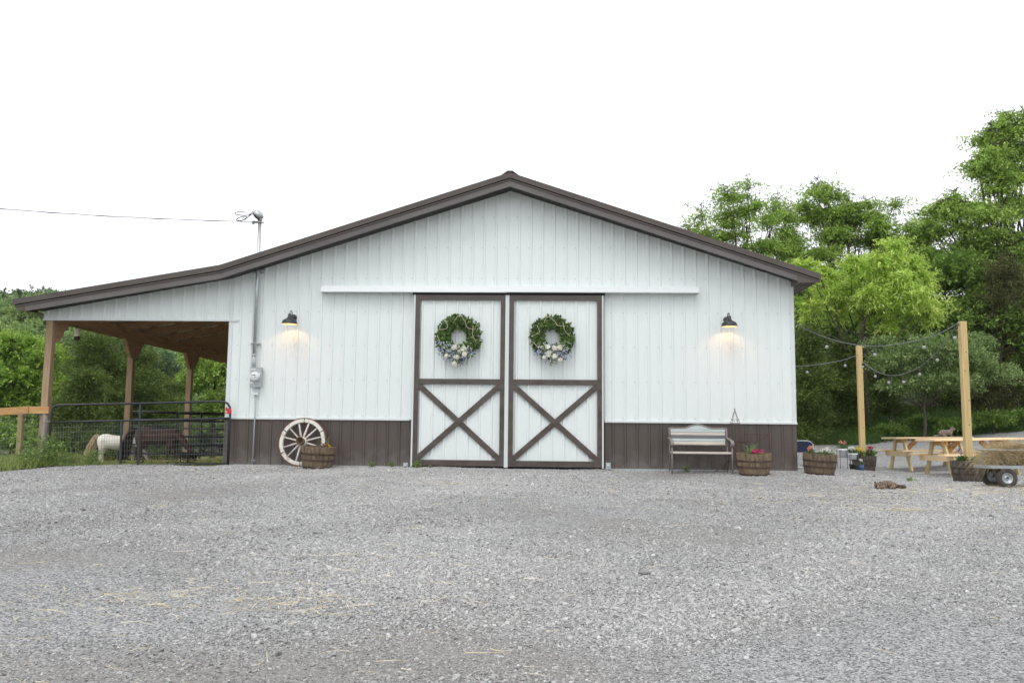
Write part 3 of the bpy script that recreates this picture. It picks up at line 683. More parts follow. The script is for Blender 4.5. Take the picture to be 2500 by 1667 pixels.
q.xform(Matrix.Translation((-.03, 0, .07))); q.tube([(mx_, my_, top[2]-.05), (mx_, my_, top[2]+.03)], .045, 14); q.build('weatherhead', M['galv'], t)
q = MB(); c0 = np.array([h[0]-.068, h[1]-.02, h[2]+.036]); q.sphere(tuple(c0), 1, 16, 10, (.025, .085, .10)); q.xform(Matrix.Translation(c0) @ Euler((0, R_(-42), 0)).to_matrix().to_4x4() @ Matrix.Translation(Vector(c0)*-1)); q.build('weatherhead_mouth', M['rubber'], t)
zi = at(630, 543, my_)[2]
q = MB(); q.tube([(mx_+.045*math.cos(a), my_+.045*math.sin(a), zi) for a in [2*PI*k/14 for k in range(14)]], .012, 6, closed=True); q.box((mx_-.13, my_-.02, zi-.015), (mx_+.08, my_+.02, zi+.015)); q.sphere((mx_-.13, my_, zi), .042, 12, 8, (.9, .7, 1)); q.build('insulator_clamp', M['galv'], t)
# cable
cb = thing('power_cable', 'thin power line running from the mast weatherhead out of the picture to the left', 'cable', (mx_-.1, my_, zi))
pts = []
for k in range(25):
    s = k/24; px = 616-s*700; py = 542-(542-503)*s+9*math.sin(PI*min(1, s))*.6; pts.append(at(px, py, my_-2.2*s))
q = MB(); q.tube(pts, .0060, 6); q.tube([p+np.array([0, .01, .008*math.sin(i*1.4)]) for i, p in enumerate(pts)], .0045, 6); q.build('line', M['greycable'], cb)
q = MB()
def ell(cx, cy, rx, ry, n=26, a0=0, a1=2*PI, rot=0):
    return [at(cx+rx*math.cos(a0+(a1-a0)*k/n)*math.cos(rot)-ry*math.sin(a0+(a1-a0)*k/n)*math.sin(rot), cy+rx*math.cos(a0+(a1-a0)*k/n)*math.sin(rot)+ry*math.sin(a0+(a1-a0)*k/n)*math.cos(rot), my_-.05-.06*math.sin(k/n*PI)) for k in range(n+1)]
q.tube(ell(592, 522, 19, 4, a0=-.6, a1=5.2, rot=.06), .008, 6); q.tube(ell(590, 534, 13, 4.2, rot=-.25), .008, 6)
q.tube([at(617, 515, my_-.05), at(612, 524, my_-.07), at(604, 531, my_-.09), at(592, 538, my_-.08), at(583, 540.5, my_-.03)], .008, 6)
q.tube([at(619, 521, my_-.05), at(608, 528, my_-.07), at(598, 537, my_-.05)], .006, 6)
q.tube([at(629.5, 529, my_-.03), at(633, 536, my_-.05), at(630, 541, my_-.04), at(617, 542, my_-.03)], .008, 6)
q.build('drip_loops', M['cable'], cb)

# ------------------------------------------------------------------ wreaths
M['wleaf'] = leafmat('wreath_leaves', (.05, .10, .028), (.27, .40, .14), .2)
M['petal'] = leafmat('cream_petals', (.80, .80, .66), (.95, .95, .88), .15)
M['rose'] = mat('cream_rose', (.86, .84, .70), .6, scale=60, col2=(.66, .64, .46), bump=.6, bscale=90)
M['smallwhite'] = leafmat('small_white_blossom', (.62, .66, .62), (.92, .93, .95), .2)
M['lavender'] = leafmat('lavender_blossom', (.22, .24, .48), (.52, .56, .85), .2)
M['vine'] = mat('pale_curly_vine', (.62, .52, .40), .8)
def petals_ball(c, r, n=60):
    d = unit(rng.normal(size=(n, 3))); d[:, 1] = -np.abs(d[:, 1]); C = np.array(c)+d*r*.55
    return leaves(C, unit(np.c_[rng.normal(size=n), rng.normal(size=n)*.25, rng.normal(size=n)]), r*1.0, r*.9, -.5)
def wreath(px, py, R0, flowers, label, seed):
    rr = np.random.default_rng(seed); c = at(px, py, -.2); cx, cz = c[0], c[2]; y0 = -.155
    t = thing('wreath', label, 'wreath', (cx, y0, cz), 0, 'wreaths hung on the barn doors')
    n = 2600; th = rr.uniform(0, 2*PI, n); rad = R0*(.655+.25*rr.normal(0, .62, n).clip(-1.25, 1.25)); bulge = 1-np.abs(rad/R0-.62)/.36
    C = np.c_[cx+rad*np.cos(th), y0-.02-.10*np.clip(bulge, 0, 1)*rr.random(n), cz+rad*np.sin(th)]
    D = np.c_[np.cos(th+rr.normal(0, .9, n)), -.35-.6*rr.random(n), np.sin(th+rr.normal(0, .9, n))+.1]
    # leaf tips follow the ring loosely
    V = leaves(C-unit(D)*.02, D, rr.uniform(.06, .10, n), rr.uniform(.036, .055, n), 0)
    fast_mesh('leaves', V, 4, M['wleaf'], t, off=(cx, y0, cz))
    core = MB(); core.tube([(cx+R0*.62*math.cos(a), y0-.03, cz+R0*.62*math.sin(a)) for a in [2*PI*k/32 for k in range(32)]], .055, 8, closed=True); core.build('ring', M['soil'], t)
    for fx, fy, fr in flowers:
        f = at(fx, fy, y0-.20); ro = fast_mesh('rose', petals_ball(f, fr*.8, 60), 4, M['petal'], t, off=(cx, y0, cz))
        q = MB(); q.sphere(tuple(np.array(f)-np.array([cx, y0, cz])), fr*.8, 14, 9, (1, .7, 1)); q.build('rose_heart', M['rose'], ro, local=True)
    fxs = [f[0] for f in flowers]; fys = [f[1] for f in flowers]; fc = at(np.mean(fxs), np.mean(fys)+2, y0-.1)
    def scatter(n, sx, sz, L, nm, mt, dz=0):
        a = rr.normal(0, 1, (n, 2)).clip(-2, 2); C = np.c_[fc[0]+a[:, 0]*sx, fc[1]-rr.random(n)*.09-.01, fc[2]+a[:, 1]*sz+dz+abs(a[:, 0])*sx*.25]
        # little clusters
        k = 5; C = np.repeat(C, k, 0)+rr.normal(0, .012, (n*k, 3)); D = rr.normal(0, 1, (n*k, 3)); D[:, 1] -= .8
        tag(fast_mesh(nm, leaves(C, D, L, L*.8, 0), 4, mt, t, off=(cx, y0, cz)), kind='stuff')
    scatter(170, .135, .08, .034, 'small_white_flowers', M['smallwhite'])
    scatter(55, .175, .08, .038, 'lavender_flowers', M['lavender'], .0)
    scatter(60, .14, .085, .045, 'sprigs', M['wleaf'], -.01)
    v = MB()
    for a0, a1, r1, r2 in ((1.9, 2.5, .85, .6), (2.8, 3.6, .9, .8), (.1, .9, .75, .55), (-.6, .35, .8, .62), (.9, 1.5, .7, .9)):
        pts = []
        for k in range(9):
            s = k/8; a = a0+(a1-a0)*s; r = R0*(r1+(r2-r1)*math.sin(s*PI)); pts.append((cx+r*math.cos(a+seed*.3), y0-.15+.01*math.sin(s*9), cz+r*math.sin(a+seed*.3)))
        v.tube(pts, .0045, 6)
    v.build('curly_vine', M['vine'], t)
    s = MB()
    for k in range(7):
        x = fc[0]+rr.uniform(-.14, .14); L = rr.uniform(.06, .15); s.tube([(x, y0-.05, fc[2]-.08), (x+rr.normal(0, .03), y0-.04, fc[2]-.08-L)], .0035, 5)
    s.build('trailing_stems', M['hub'], t)
wreath(1119.8, 823, .448, [(1110.5, 848, .058), (1131.5, 852, .055), (1134.5, 864, .056), (1114.5, 871, .052), (1109.5, 888, .05), (1090, 868, .042), (1123, 857, .04)], 'green leaf wreath with cream roses and lavender on the left barn door', 1)
wreath(1348.2, 823, .43, [(1337, 847, .055), (1353.5, 850, .052), (1365.5, 848.5, .058), (1339, 863, .062), (1354.5, 870, .058), (1368, 878, .045), (1329, 873, .04)], 'green leaf wreath with cream roses and lavender on the right barn door', 2)

# ------------------------------------------------------------------ flowers and planters
M['stem'] = leafmat('plant_green', (.05, .11, .03), (.16, .28, .07), .3)
M['grassy'] = leafmat('grassy_plant', (.10, .17, .06), (.32, .42, .18), .3)
FL = {'pink': leafmat('pink_flower', (.55, .03, .16), (.85, .12, .32), .2), 'red': leafmat('red_flower', (.35, .01, .02), (.65, .04, .05), .2), 'coral': leafmat('coral_flower', (.65, .25, .18), (.85, .5, .4), .2),
      'white': leafmat('white_flower', (.70, .72, .66), (.93, .93, .88), .2), 'yellow': leafmat('yellow_flower', (.65, .45, .03), (.85, .68, .08), .2), 'purple': leafmat('purple_flower', (.10, .03, .20), (.32, .12, .45), .2)}
def plant(x, y, z, r, h, blooms, label, nleaf=160, cat='flowers', group=None, leafm='stem', spiky=0, name='flowering_plant'):
    t = thing(name, label, cat, (x, y, z), 0, group)
    if nleaf:
        C = np.c_[rng.normal(0, r*.42, (nleaf, 2)), rng.random(nleaf)*h*.6]+np.array([x, y, z]); D = np.c_[(C[:, :2]-np.array([x, y]))*3/r+rng.normal(0, .4, (nleaf, 2)), rng.uniform(.1, 1.2, nleaf)]
        fast_mesh('foliage', leaves(C, D, h*.35, h*.16, .2), 4, M[leafm], t, off=(x, y, z))
    if spiky:
        n = spiky; P0 = np.tile(np.array([x, y, z]), (n, 1))+rng.normal(0, .015, (n, 3)); a = rng.uniform(0, 2*PI, n); D = np.c_[np.cos(a)*.5, np.sin(a)*.5, np.ones(n)]
        fast_mesh('blades', ribbons(P0, D, rng.uniform(.6, 1, n)*h, .016, .5, 5, .25), 4, M['grassy'], t, off=(x, y, z))
    for colr, n, rad, dz in blooms:
        P = []
        for _ in range(n):
            c = np.array([x, y, z])+np.array([random.gauss(0, r*.4), random.gauss(0, r*.35), h*random.uniform(.55, 1)+dz])
            k = 14; d = unit(rng.normal(size=(k, 3))); P.append(leaves(c+d*rad*.3, d, rad, rad*.8, 0))
        fast_mesh('blossom', np.concatenate(P), 4, FL[colr], t, off=(x, y, z))
    return t
def barrel_parts(t, sv):
    NS = 20; sub = 6; H = .44
    prof = []
    for k in range(9):
        s = k/8; prof.append((.272+.062*math.sin(s*PI/2)**.9, s*H))
    def rmod(j): return .968 if j % sub == 0 else 1.0
    b_ = MB(); b_.lathe([(.001, .01)]+[(.26, .01)]+prof+[(.333, H), (.305, H), (.300, H-.06)], NS*sub, smooth=False, rmod=rmod); b_.build('staves', sv, t, local=True)
    for (z0, z1) in ((.015, .055), (.155, .195), (.275, .315)):
        h_ = MB()
        def rr(z): s = z/H; return .272+.062*math.sin(s*PI/2)**.9+.004
        h_.lathe([(rr(z0)-.004, z0), (rr(z0)+.001, z0), (rr(z1)+.001, z1), (rr(z1)-.004, z1)], 60, smooth=False); h_.build('hoop', M['hoop'], t, local=True)
    s_ = MB(); s_.lathe([(.0005, H-.045), (.15, H-.04), (.301, H-.06)], 32); s_.build('soil', M['soil'], t, local=True)
def planter(px, py, Y, sc, tilt, label, sv='stave', zoff=0):
    c = at(px, py, Y); t = thing('barrel_planter', label, 'planter', (c[0], Y, gz(c[0], Y)-.015+zoff), random.uniform(0, 6), 'half barrel planters')
    t.rotation_euler = (tilt[0], tilt[1], 0); t.scale = (sc,)*3; barrel_parts(t, M[sv]); return t
b0 = planter(774, 1140, -.55, .95, (.03, .055), 'half barrel planter with purple and yellow flowers in front of the wagon wheel')
b1 = planter(1841, 1160, -.80, .93, (.05, 0), 'half barrel planter with bright pink flowers between the bench and the barn corner')
b2 = planter(2000, 1158, -.45, .91, (.05, .05), 'half barrel planter with white and coral flowers just past the barn corner')
b3 = planter(2110, 1134, 4.75, .84, (0, 0), 'half barrel planter holding the rear string light post, beside the white pots', 'stavedark')
b4 = planter(2365, 1172, -.25, .90, (.02, 0), 'dark half barrel planter holding the front string light post, beside the hay cart', 'stavedark')
def ontop(b, dx, dy): return b.location.x+dx, b.location.y+dy, b.location.z+.40*b.scale.x
x, y, z = ontop(b0, .12, 0); plant(x, y, z, .12, .07, [('purple', 5, .025, 0), ('yellow', 4, .028, 0), ('pink', 2, .024, 0)], 'low purple and yellow pansies in the barrel by the wagon wheel', 60)
x, y, z = ontop(b0, .09, .05); plant(x, y, z, .05, .33, [], 'spiky grass plant in the barrel by the wagon wheel', 0, 'plant', spiky=16, name='spike_plant')
x, y, z = ontop(b1, .02, -.05); plant(x+.02, y, z-.01, .15, .09, [('pink', 9, .034, 0)], 'bright pink flowers in the barrel by the bench', 60)
x, y, z = ontop(b1, -.05, .05); plant(x, y, z, .05, .36, [], 'spiky dracaena plant in the barrel by the bench', 0, 'plant', spiky=26, name='spike_plant')
x, y, z = ontop(b2, .12, -.02); plant(x, y, z, .13, .13, [('white', 9, .03, 0)], 'white flowering plant in the barrel past the barn corner', 120)
x, y, z = ontop(b2, -.15, -.02); plant(x, y, z, .07, .15, [('coral', 6, .03, 0)], 'coral flowering plant in the barrel past the barn corner', 60)
x, y, z = ontop(b3, .12, -.08); plant(x, y, z, .10, .24, [('red', 4, .045, 0)], 'red geranium in the barrel of the rear string light post', 130)
x, y, z = ontop(b3, -.16, -.1); plant(x, y, z, .10, .22, [('yellow', 12, .03, 0)], 'yellow flowers in the barrel of the rear string light post', 110)
x, y, z = ontop(b4, -.14, -.08); plant(x, y, z, .09, .17, [('purple', 3, .03, .08)], 'dark green salvia with purple spikes in the barrel by the hay cart', 150)
x, y, z = ontop(b4, .12, -.10); plant(x, y, z, .10, .16, [('yellow', 7, .028, 0)], 'marigold plant with orange yellow blooms in the barrel by the hay cart', 150, leafm='grassy')

# ------------------------------------------------------------------ wagon wheel
c = at(738.5, 1079, -.20)
t = thing('wagon_wheel', 'old wooden wagon wheel with flaking white paint and rusty tyre leaning on the barn', 'wagon wheel', (c[0], -.20, c[2])); t.rotation_euler = (R_(-11), 0, R_(-4))
RW = .452; q = MB()
for s in range(6):
    a0 = PI/2+s*PI/3+.02; a1 = a0+PI/3-.04; n = 10; vs = []
    for k in range(n+1):
        a = a0+(a1-a0)*k/n
        for r, yy in ((RW-.072, -.032), (RW-.002, -.032), (RW-.002, .032), (RW-.072, .032)): vs.append((r*math.cos(a), yy, r*math.sin(a)))
    fs = [(4*k+j, 4*k+(j+1) % 4, 4*k+4+(j+1) % 4, 4*k+4+j) for k in range(n) for j in range(4)]+[(3, 2, 1, 0), (4*n, 4*n+1, 4*n+2, 4*n+3)]
    q.add(vs, fs)
q.build('felloes', M['wornwhite'], t, local=True, bevel=.006)
q = MB(); q.lathe([(RW, -.028), (RW+.018, -.028), (RW+.018, .028), (RW, .028), (RW, -.028)], 64, (0, 0, 0), 1, smooth=False); q.build('tyre', M['ironrust'], t, local=True)
for s in range(12):
    a = PI/12+s*PI/6+.02; q = MB(); d = np.array([math.cos(a), 0, math.sin(a)])
    q.tube([d*.085+np.array([0, -.03, 0]), d*.16+np.array([0, -.024, 0]), d*.28+np.array([0, -.012, 0]), d*(RW-.065)], [.019, .021, .017, .018], 10, flat=.8); q.build('spoke', M['spoke'], t, local=True)
q = MB(); q.lathe([(.055, .10), (.075, .09), (.088, .04), (.095, .0), (.093, -.05), (.075, -.07)], 24, (0, 0, 0), 1); q.build('hub', M['wornwhite'], t, local=True)
q = MB(); q.lathe([(.075, -.068), (.078, -.15), (.064, -.155), (.058, -.12), (.03, -.10), (.026, -.05), (.0005, -.05)], 24, (0, 0, 0), 1); q.build('hub_collar', M['hub'], t, local=True)

# ------------------------------------------------------------------ bench
Bx0 = at(1640.5, 1100, -.70)[0]; Bx1 = at(1788, 1100, -.70)[0]; bxc = (Bx0+Bx1)/2; bw = Bx1-Bx0
zf = at(1714, 1160, -.70)[2]; zbk = at(1700, 1146, -.28)[2]
t = thing('garden_bench', 'garden bench with grey metal frame and pastel slatted back against the barn', 'bench', (bxc, -.5, zf)); O = np.array([bxc, -.5, zf])
def bz(py, Y=-.36): return at(1700, py, Y)[2]
zs = at(1714, 1103.5, -.68)[2]
for sx in (-1, 1):
    x = bxc+sx*bw/2
    q = MB(); q.tube([(x, -.70, zf), (x, -.70, zf+.30), (x-.003*sx, -.69, zf+.60)], .014, 10); q.lathe([(.015, .0), (.03, .004), (.03, .016), (.015, .02)], 14, (x, -.70, zf+.56)); q.build('leg', M['bench'], t)
    q = MB(); xb = x-.012*sx; q.tube([(xb, -.27, zbk-.02), (xb, -.30, zf+.42), (xb, -.30, zf+.70), (xb, -.25, bz(1044.5, -.28))], .0125, 10); q.lathe([(.014, .0), (.028, .004), (.028, .014), (.014, .018)], 14, (xb, -.30, zf+.62)); q.build('leg', M['bench'], t)
    q = MB(); q.bar((x, -.69, zs-.03), (x, -.30, zs-.03), .02, .03)
    pts = [(x, -.29, bz(1069)), (x, -.40, bz(1071)), (x, -.55, bz(1074, -.55)), (x, -.66, bz(1076, -.66)), (x, -.73, bz(1078, -.7)-.01), (x, -.76, bz(1085, -.7)), (x, -.74, bz(1089, -.7)-.0), (x, -.70, bz(1090, -.7)), (x, -.685, bz(1087, -.7))]
    vs = []
    for p in pts: vs += [(p[0]-.03, p[1], p[2]), (p[0]+.03, p[1], p[2]), (p[0]+.03, p[1]+.006, p[2]+.012), (p[0]-.03, p[1]+.006, p[2]+.012)]
    q.add(vs, [(4*k+j, 4*k+(j+1) % 4, 4*k+4+(j+1) % 4, 4*k+4+j) for k in range(len(pts)-1) for j in range(4)], True); q.build('armrest', M['bench'], t)
q = MB(); x0, x1 = bxc-bw/2+.02, bxc+bw/2-.02
for k in range(4): q.box((x0, -.71+k*.105, zs-.022), (x1, -.615+k*.105, zs+.004-.0))
q.box((x0, -.715, zs-.03), (x1, -.695, zs+.006)); q.build('seat', M['slatcream'], t, bevel=.004)
# back: frame with camel hump and five slats
xb0, xb1 = at(1634.5, 1060, -.34)[0], at(1772.5, 1060, -.34)[0]; ztop, zbot = bz(1045), bz(1085.5); hump = bz(1036)-ztop; wid = xb1-xb0
def topc(u): return ztop+hump*(.5+.5*math.cos(PI*min(1, abs(u-.5)/.27)))
yb = -.34; q = MB(); us = [k/40 for k in range(41)]
q.tube([(xb0+wid*u, yb, topc(u)) for u in us]+[(xb1, yb, zbot), (xb0, yb, zbot)], .0125, 8, closed=True); q.build('back_frame', M['bench'], t)
lev = [zbot+.008, zbot+.085*.98, zbot+.15, zbot+.215, zbot+.275]
H5 = (ztop-zbot); lev = [zbot+H5*f for f in (.02, .22, .40, .585, .765)]
mats = ('slatcream', 'slatblue', 'slatgrey', 'slatcream', 'slatblue')
for i in range(5):
    q = MB(); z0 = lev[i]
    if i < 4: q.box((xb0+.02, yb-.008, z0), (xb1-.02, yb+.008, lev[i+1]-.006))
    else:
        poly = [(xb0+.02, z0), (xb1-.02, z0)]+[(xb0+wid*u, topc(u)-.016) for u in [.985-.97*k/40 for k in range(41)]]
        q.prism(poly, yb-.008, yb+.008)
    q.build('back_slat', M[mats[i]], t)

# ------------------------------------------------------------------ wire trellis and rusty frame
c = at(1793.8, 1000, -.35); zt = c[2]; zb = gz(c[0], -.35)
t = thing('obelisk_trellis', 'thin dark wire obelisk trellis behind the bench arm', 'trellis', (c[0], -.35, zb)); q = MB()
hw = (at(1806, 1033, -.35)[0]-at(1782, 1033, -.35)[0])/2; zz = at(1794, 1033, -.35)[2]; hw *= .78; sl = hw/(zt-zz)
for sx, sy in ((-1, -1), (1, -1), (1, 1), (-1, 1)):
    w_ = sl*(zt-zb)*.55; q.tube([(c[0], -.35, zt), (c[0]+sx*hw, -.35+sy*hw, zz), (c[0]+sx*w_, -.35+sy*w_*.8, zb)], .004, 6)
q.each('leg', M['rust'], t); q = MB()
for zq, ww in ((zz, hw), (zz-.35, hw*1.35), (zb+.2, hw*1.9)): q.tube([(c[0]+ww*i, -.35+ww*.8*j, zq) for i, j in ((-1, -1), (1, -1), (1, 1), (-1, 1))], .0035, 6, closed=True)
for sx in (-1, 1):
    q.tube([(c[0]+sx*(hw*.5+.035*math.cos(a)*(1-a/9)), -.35-hw, zz+.05+.035*math.sin(a)*(1-a/9)) for a in [k*.5 for k in range(16)]], .003, 5)
q.sphere((c[0], -.35, zt+.01), .012, 8, 6); q.each('ring', M['rust'], t)
t = thing('rusty_plant_frame', 'rusty bent wire plant frame leaning on the barn behind the pink flower barrel', 'plant frame', tuple(at(1845, 1100, -.2))); q = MB()
A, B, C_, D_ = at(1816, 1060.5, -.15), at(1876, 1060.5, -.15), at(1799, 1081, -.2), at(1850, 1078, -.12)
for p_, r_ in (((A, B), .006), ((B, D_, C_), .005), ((A, C_), .005), ((C_, at(1797, 1140, -.3)), .005), ((C_, at(1770, 1140, -.35), at(1744, 1150, -.45)), .006), ((C_, at(1832, 1075, -.2)), .004), ((at(1799, 1112, -.3), at(1830, 1090, -.2), at(1858, 1087, -.2)), .004), ((B, at(1878, 1100, -.15)), .004)): q.tube(p_, r_, 6)
q.each('wire', M['rust'], t)

# ------------------------------------------------------------------ gate and fence on the left
GY = -.17
t = thing('farm_gate', 'black tubular farm gate with wire mesh closing the lean-to', 'gate', tuple(at(340, 1135, GY)))
def gp_(px, py): return at(px, py, GY)
q = MB()
pts = [gp_(117.5, 1124), gp_(124, 1020), gp_(126, 1003), gp_(130, 994), gp_(138, 989.5), gp_(150, 988.5), gp_(340, 984.5), (gp_(535, 979.5)), gp_(548, 980.5), gp_(556, 985), gp_(561, 993), gp_(562.5, 1003), gp_(561, 1030), gp_(556.5, 1136)]
q.tube(pts, .0215, 10); q.tube([gp_(123, 1031), gp_(560, 1020.5)], .021, 10); q.tube([gp_(120, 1141), gp_(557, 1131)], .020, 10); q.build('frame', M['black'], t)
for (xa, ya, xb, yb_) in ((297.3, 1028, 293.7, 1136), (342.5, 985, 337, 1135)):
    q = MB(); q.bar(gp_(xa, ya), gp_(xb, yb_), .04, .02, (0, 1, 0)); q.build('upright', M['black'], t)
q = MB()
def lerp(a, b, s): return a+(b-a)*s
for k in range(1, 9):
    s = k/9; q.bar(lerp(gp_(122, 1031), gp_(118, 1141), s)+np.array([0, .012, 0]), lerp(gp_(560, 1020), gp_(556, 1131), s)+np.array([0, .012, 0]), .0034, .0034)
n = 69
for k in range(1, n):
    s = k/n; q.bar(lerp(gp_(123, 1031), gp_(560, 1020), s)+np.array([0, .016, 0]), lerp(gp_(119, 1141), gp_(556, 1131), s)+np.array([0, .016, 0]), .0030, .0030)
q.build('wire_mesh', M['wire'], t)
a_ = gp_(560, 1003); q = MB(); q.box((a_[0]-.03, GY-.035, a_[2]-.055), (a_[0]+.045, GY-.022, a_[2]+.045)); q.box((a_[0]-.07, GY-.03, a_[2]+.0), (a_[0]-.028, GY+.02, a_[2]+.035)); q.tube([(a_[0]-.095, GY-.02, a_[2]-.035), (a_[0]-.03, GY-.03, a_[2]-.035)], .010, 8); q.box((a_[0]-.065, GY-.03, a_[2]+.037), (a_[0]-.035, GY+.0, a_[2]+.075)); q.build('latch', M['red'], t, bevel=.004)
q = MB(); q.bar(gp_(563, 1013), gp_(562, 1031), .012, .01, (0, 1, 0)); q.build('latch_rod', M['galv'], t)
q = MB()
for py in (1029, 1095):
    p0 = at(121, py, GY); q.tube([p0+np.array([-.03, -.03, 0]), p0+np.array([.03, -.03, 0]), p0+np.array([.035, .03, 0]), p0+np.array([-.19, .10, -.03])], .006, 6)
q.build('chain_tie', M['galv'], t)

t = thing('paddock_fence', 'cedar rail and wire mesh fence left of the lean-to post', 'fence', tuple(at(60, 1137, .0)))
FY = .0
q = MB(); c0, c1 = at(66, 1000.5, FY), at(120, 1001, FY); q.bar(c0, c1, .04, .14); q.build('rail', M['rail'], t, bevel=.004)
q = MB(); c0, c1 = at(68, 1000.4, FY-.03), at(-60, 1009, FY-.5); q.bar(c0, c1, .04, .142); q.build('rail', M['rail'], t, bevel=.004)
q = MB(); a0 = at(52.5, 1009, FY+.06); q.box((a0[0]-.047, .02, -.45), (a0[0]+.047, .115, a0[2])); q.build('post', M['lumber2'], t, bevel=.005)
q = MB(); a0 = at(104, 1100, .04); q.tube([(a0[0], .045, -.3), (a0[0]+.01, .045, at(108, 1009, .04)[2])], .06, 12); q.build('post', M['weathered'], t, label='grey weathered round fence post against the lean-to post')
q = MB(); a0 = at(-60, 1009, FY-.45); q.box((a0[0]-.05, -.5, -.8), (a0[0]+.05, -.4, a0[2])); q.build('post', M['lumber2'], t)
q = MB(); L0, L1 = at(-70, 1015, -.42), at(118, 1009, .03); B0, B1 = np.array([L0[0], -.42, -.55]), np.array([L1[0], .03, -.2])
for k in range(12): s = k/11; q.bar(lerp(L0, B0, s), lerp(L1, B1, s), .004, .004)
for k in range(28): s = k/27; q.bar(lerp(L0, L1, s), lerp(B0, B1, s), .004, .004)
q.build('wire_mesh', M['wire'], t)

# corral panels inside the lean-to
def panel(p0, p1, zlo, zhi, nr, ups, label, name='corral_panel'):
    t = thing(name, label, 'corral panel', (p0[0], p0[1], zlo), 0, 'black tube corral panels in the lean-to'); A = np.array([p0[0], p0[1], 0.]); B = np.array([p1[0], p1[1], 0.])
    q = MB()
    for k in range(nr): z = zlo+(zhi-zlo)*(k/(nr-1))**.95; q.tube([A+[0, 0, z], B+[0, 0, z]], .019, 8)
    q.each('rail', M['black'], t)
    for u in ups: q = MB(); P = A+(B-A)*u; q.tube([P+[0, 0, zlo-.1], P+[0, 0, zhi]], .027, 8); q.build('upright', M['black'], t)
pA0 = at(322, 1005, 3.7); pA1 = at(433, 1004, 3.7)
zh = pA0[2]; panel((pA0[0], 3.7), (pA1[0], 3.7), .12, zh, 6, (.0, 1.), 'black tube corral panel behind the brown pony')
pB1 = at(548, 1003, 4.4); panel((pA1[0]+.05, 3.72), (pB1[0], 4.6), .1, zh, 6, (.45, 1), 'black tube corral panel between the feed tub and the barn wall')
panel((pA0[0], 3.8), (pA1[0]+.7, 7.0), .12, zh, 6, (1.,), 'black tube corral panel running back at a slant behind the ponies')

# hanging feeder
c = at(188.5, 812, .75); t = thing('bird_feeder', 'small hanging jar feeder with pale body and black base under the lean-to eave', 'bird feeder', tuple(c)); x, y, z = c
q = MB(); q.tube([(x, y, z+.14), (x-.05, y-.1, 2.80)], .003, 5); q.lathe([(.001, .14), (.02, .135), (.05, .095), (.052, .09)], 16, (x, y, z)); q.build('lid', M['stem'] if False else mat('green_lid', (.10, .20, .05), .6), t)
q = MB(); q.lathe([(.045, .09), (.052, .07), (.05, -.08)], 18, (x, y, z)); q.build('jar', mat('milky_jar', (.75, .66, .50), .3), t)
q = MB(); q.lathe([(.05, -.08), (.06, -.085), (.06, -.14), (.04, -.155), (.001, -.155)], 18, (x, y, z)); q.build('base', M['rubber'], t)

# ------------------------------------------------------------------ string light posts and string lights
def lpost(px, pyt, Y, b, label):
    top = at(px, pyt, Y); t = thing('string_light_post', label, 'post', (top[0], Y, gz(top[0], Y)), 0, 'string light posts')
    q = MB(); q.box((top[0]-.06, Y-.06, b.location.z+.2), (top[0]+.06, Y+.06, top[2])); q.build('post', M['postyellow'], t, bevel=.006)
    q = MB()
    for k, (kx, kz) in enumerate(((.012, .9), (-.02, 1.9), (.02, 2.25), (.03, 1.35))): q.sphere((top[0]+kx, Y-.060, kz), .012, 10, 6, (.8, .15, 1.25))
    q.each('knot', M['hub'], t); return top
P1 = lpost(2097, 844, 4.75, b3, 'yellow pine string light post standing in the farther barrel')
P2 = lpost(2349, 785, -.25, b4, 'yellow pine string light post standing in the barrel by the hay cart')
def string(pts, Ys, bulbs, label):
    px = np.array([p[0] for p in pts], float); n = len(px); sd_ = np.r_[0, np.cumsum(np.hypot(*np.diff(np.array(pts, float), axis=0).T))]; sd_ /= sd_[-1]
    S = np.linspace(0, 1, 36); X = np.interp(S, sd_, [p[0] for p in pts]); Y = np.interp(S, sd_, [p[1] for p in pts])
    for _ in range(3): X[1:-1] = (X[:-2]+X[1:-1]*2+X[2:])/4; Y[1:-1] = (Y[:-2]+Y[1:-1]*2+Y[2:])/4
    W3 = [at(a, b, Ys[0]+(Ys[1]-Ys[0])*s) for a, b, s in zip(X, Y, S)]
    t = thing('string_lights', label, 'string lights', tuple(W3[0]), 0, 'string lights'); q = MB(); q.tube(W3, .0085, 6); q.build('cable', M['stringcable'], t)
    for bx, by in bulbs:
        i = int(np.argmin(np.abs(X-bx))); p = W3[i]; d = Ys[0]+(Ys[1]-Ys[0])*S[i]; c = at(bx, by, d); c[0] = c[0]*.5+p[0]*.5
        k = MB(); k.tube([p, (c[0], d, c[2]+.055)], .004, 5); k.lathe([(.004, .075), (.018, .072), (.021, .055), (.02, .02), (.016, .015)], 12, (c[0], d, c[2])); so = k.build('socket', M['cable'], t)
        k = MB(); k.lathe([(.016, .018), (.03, -.005), (.033, -.022), (.026, -.042), (.010, -.052), (.0005, -.054)], 12, (c[0], d, c[2])); k.build('bulb', M['glass'], so)
string([(1939, 789), (1975, 808), (2028, 829), (2080, 841), (2135, 846.5), (2190, 841), (2257, 827.5), (2300, 812), (2341, 788)], (.1, -.3), [(2020, 845), (2135.5, 864), (2256.5, 846), (2330, 823)], 'highest string of lights swagged from the barn corner to the front post')
string([(2342, 790), (2308, 831), (2290, 858), (2244, 898), (2206, 914), (2168, 918), (2130, 903), (2104, 881)], (-.3, 4.7), [(2287, 877), (2246, 912), (2207, 931), (2168, 932), (2135, 917), (2107, 894)], 'low swag of string lights between the two yellow posts')
string([(2096, 866), (2060, 879), (2007, 889), (1960, 894), (1925, 895)], (4.7, 3.6), [(2063.5, 891), (1971, 907)], 'string of lights from the rear post going behind the barn corner')

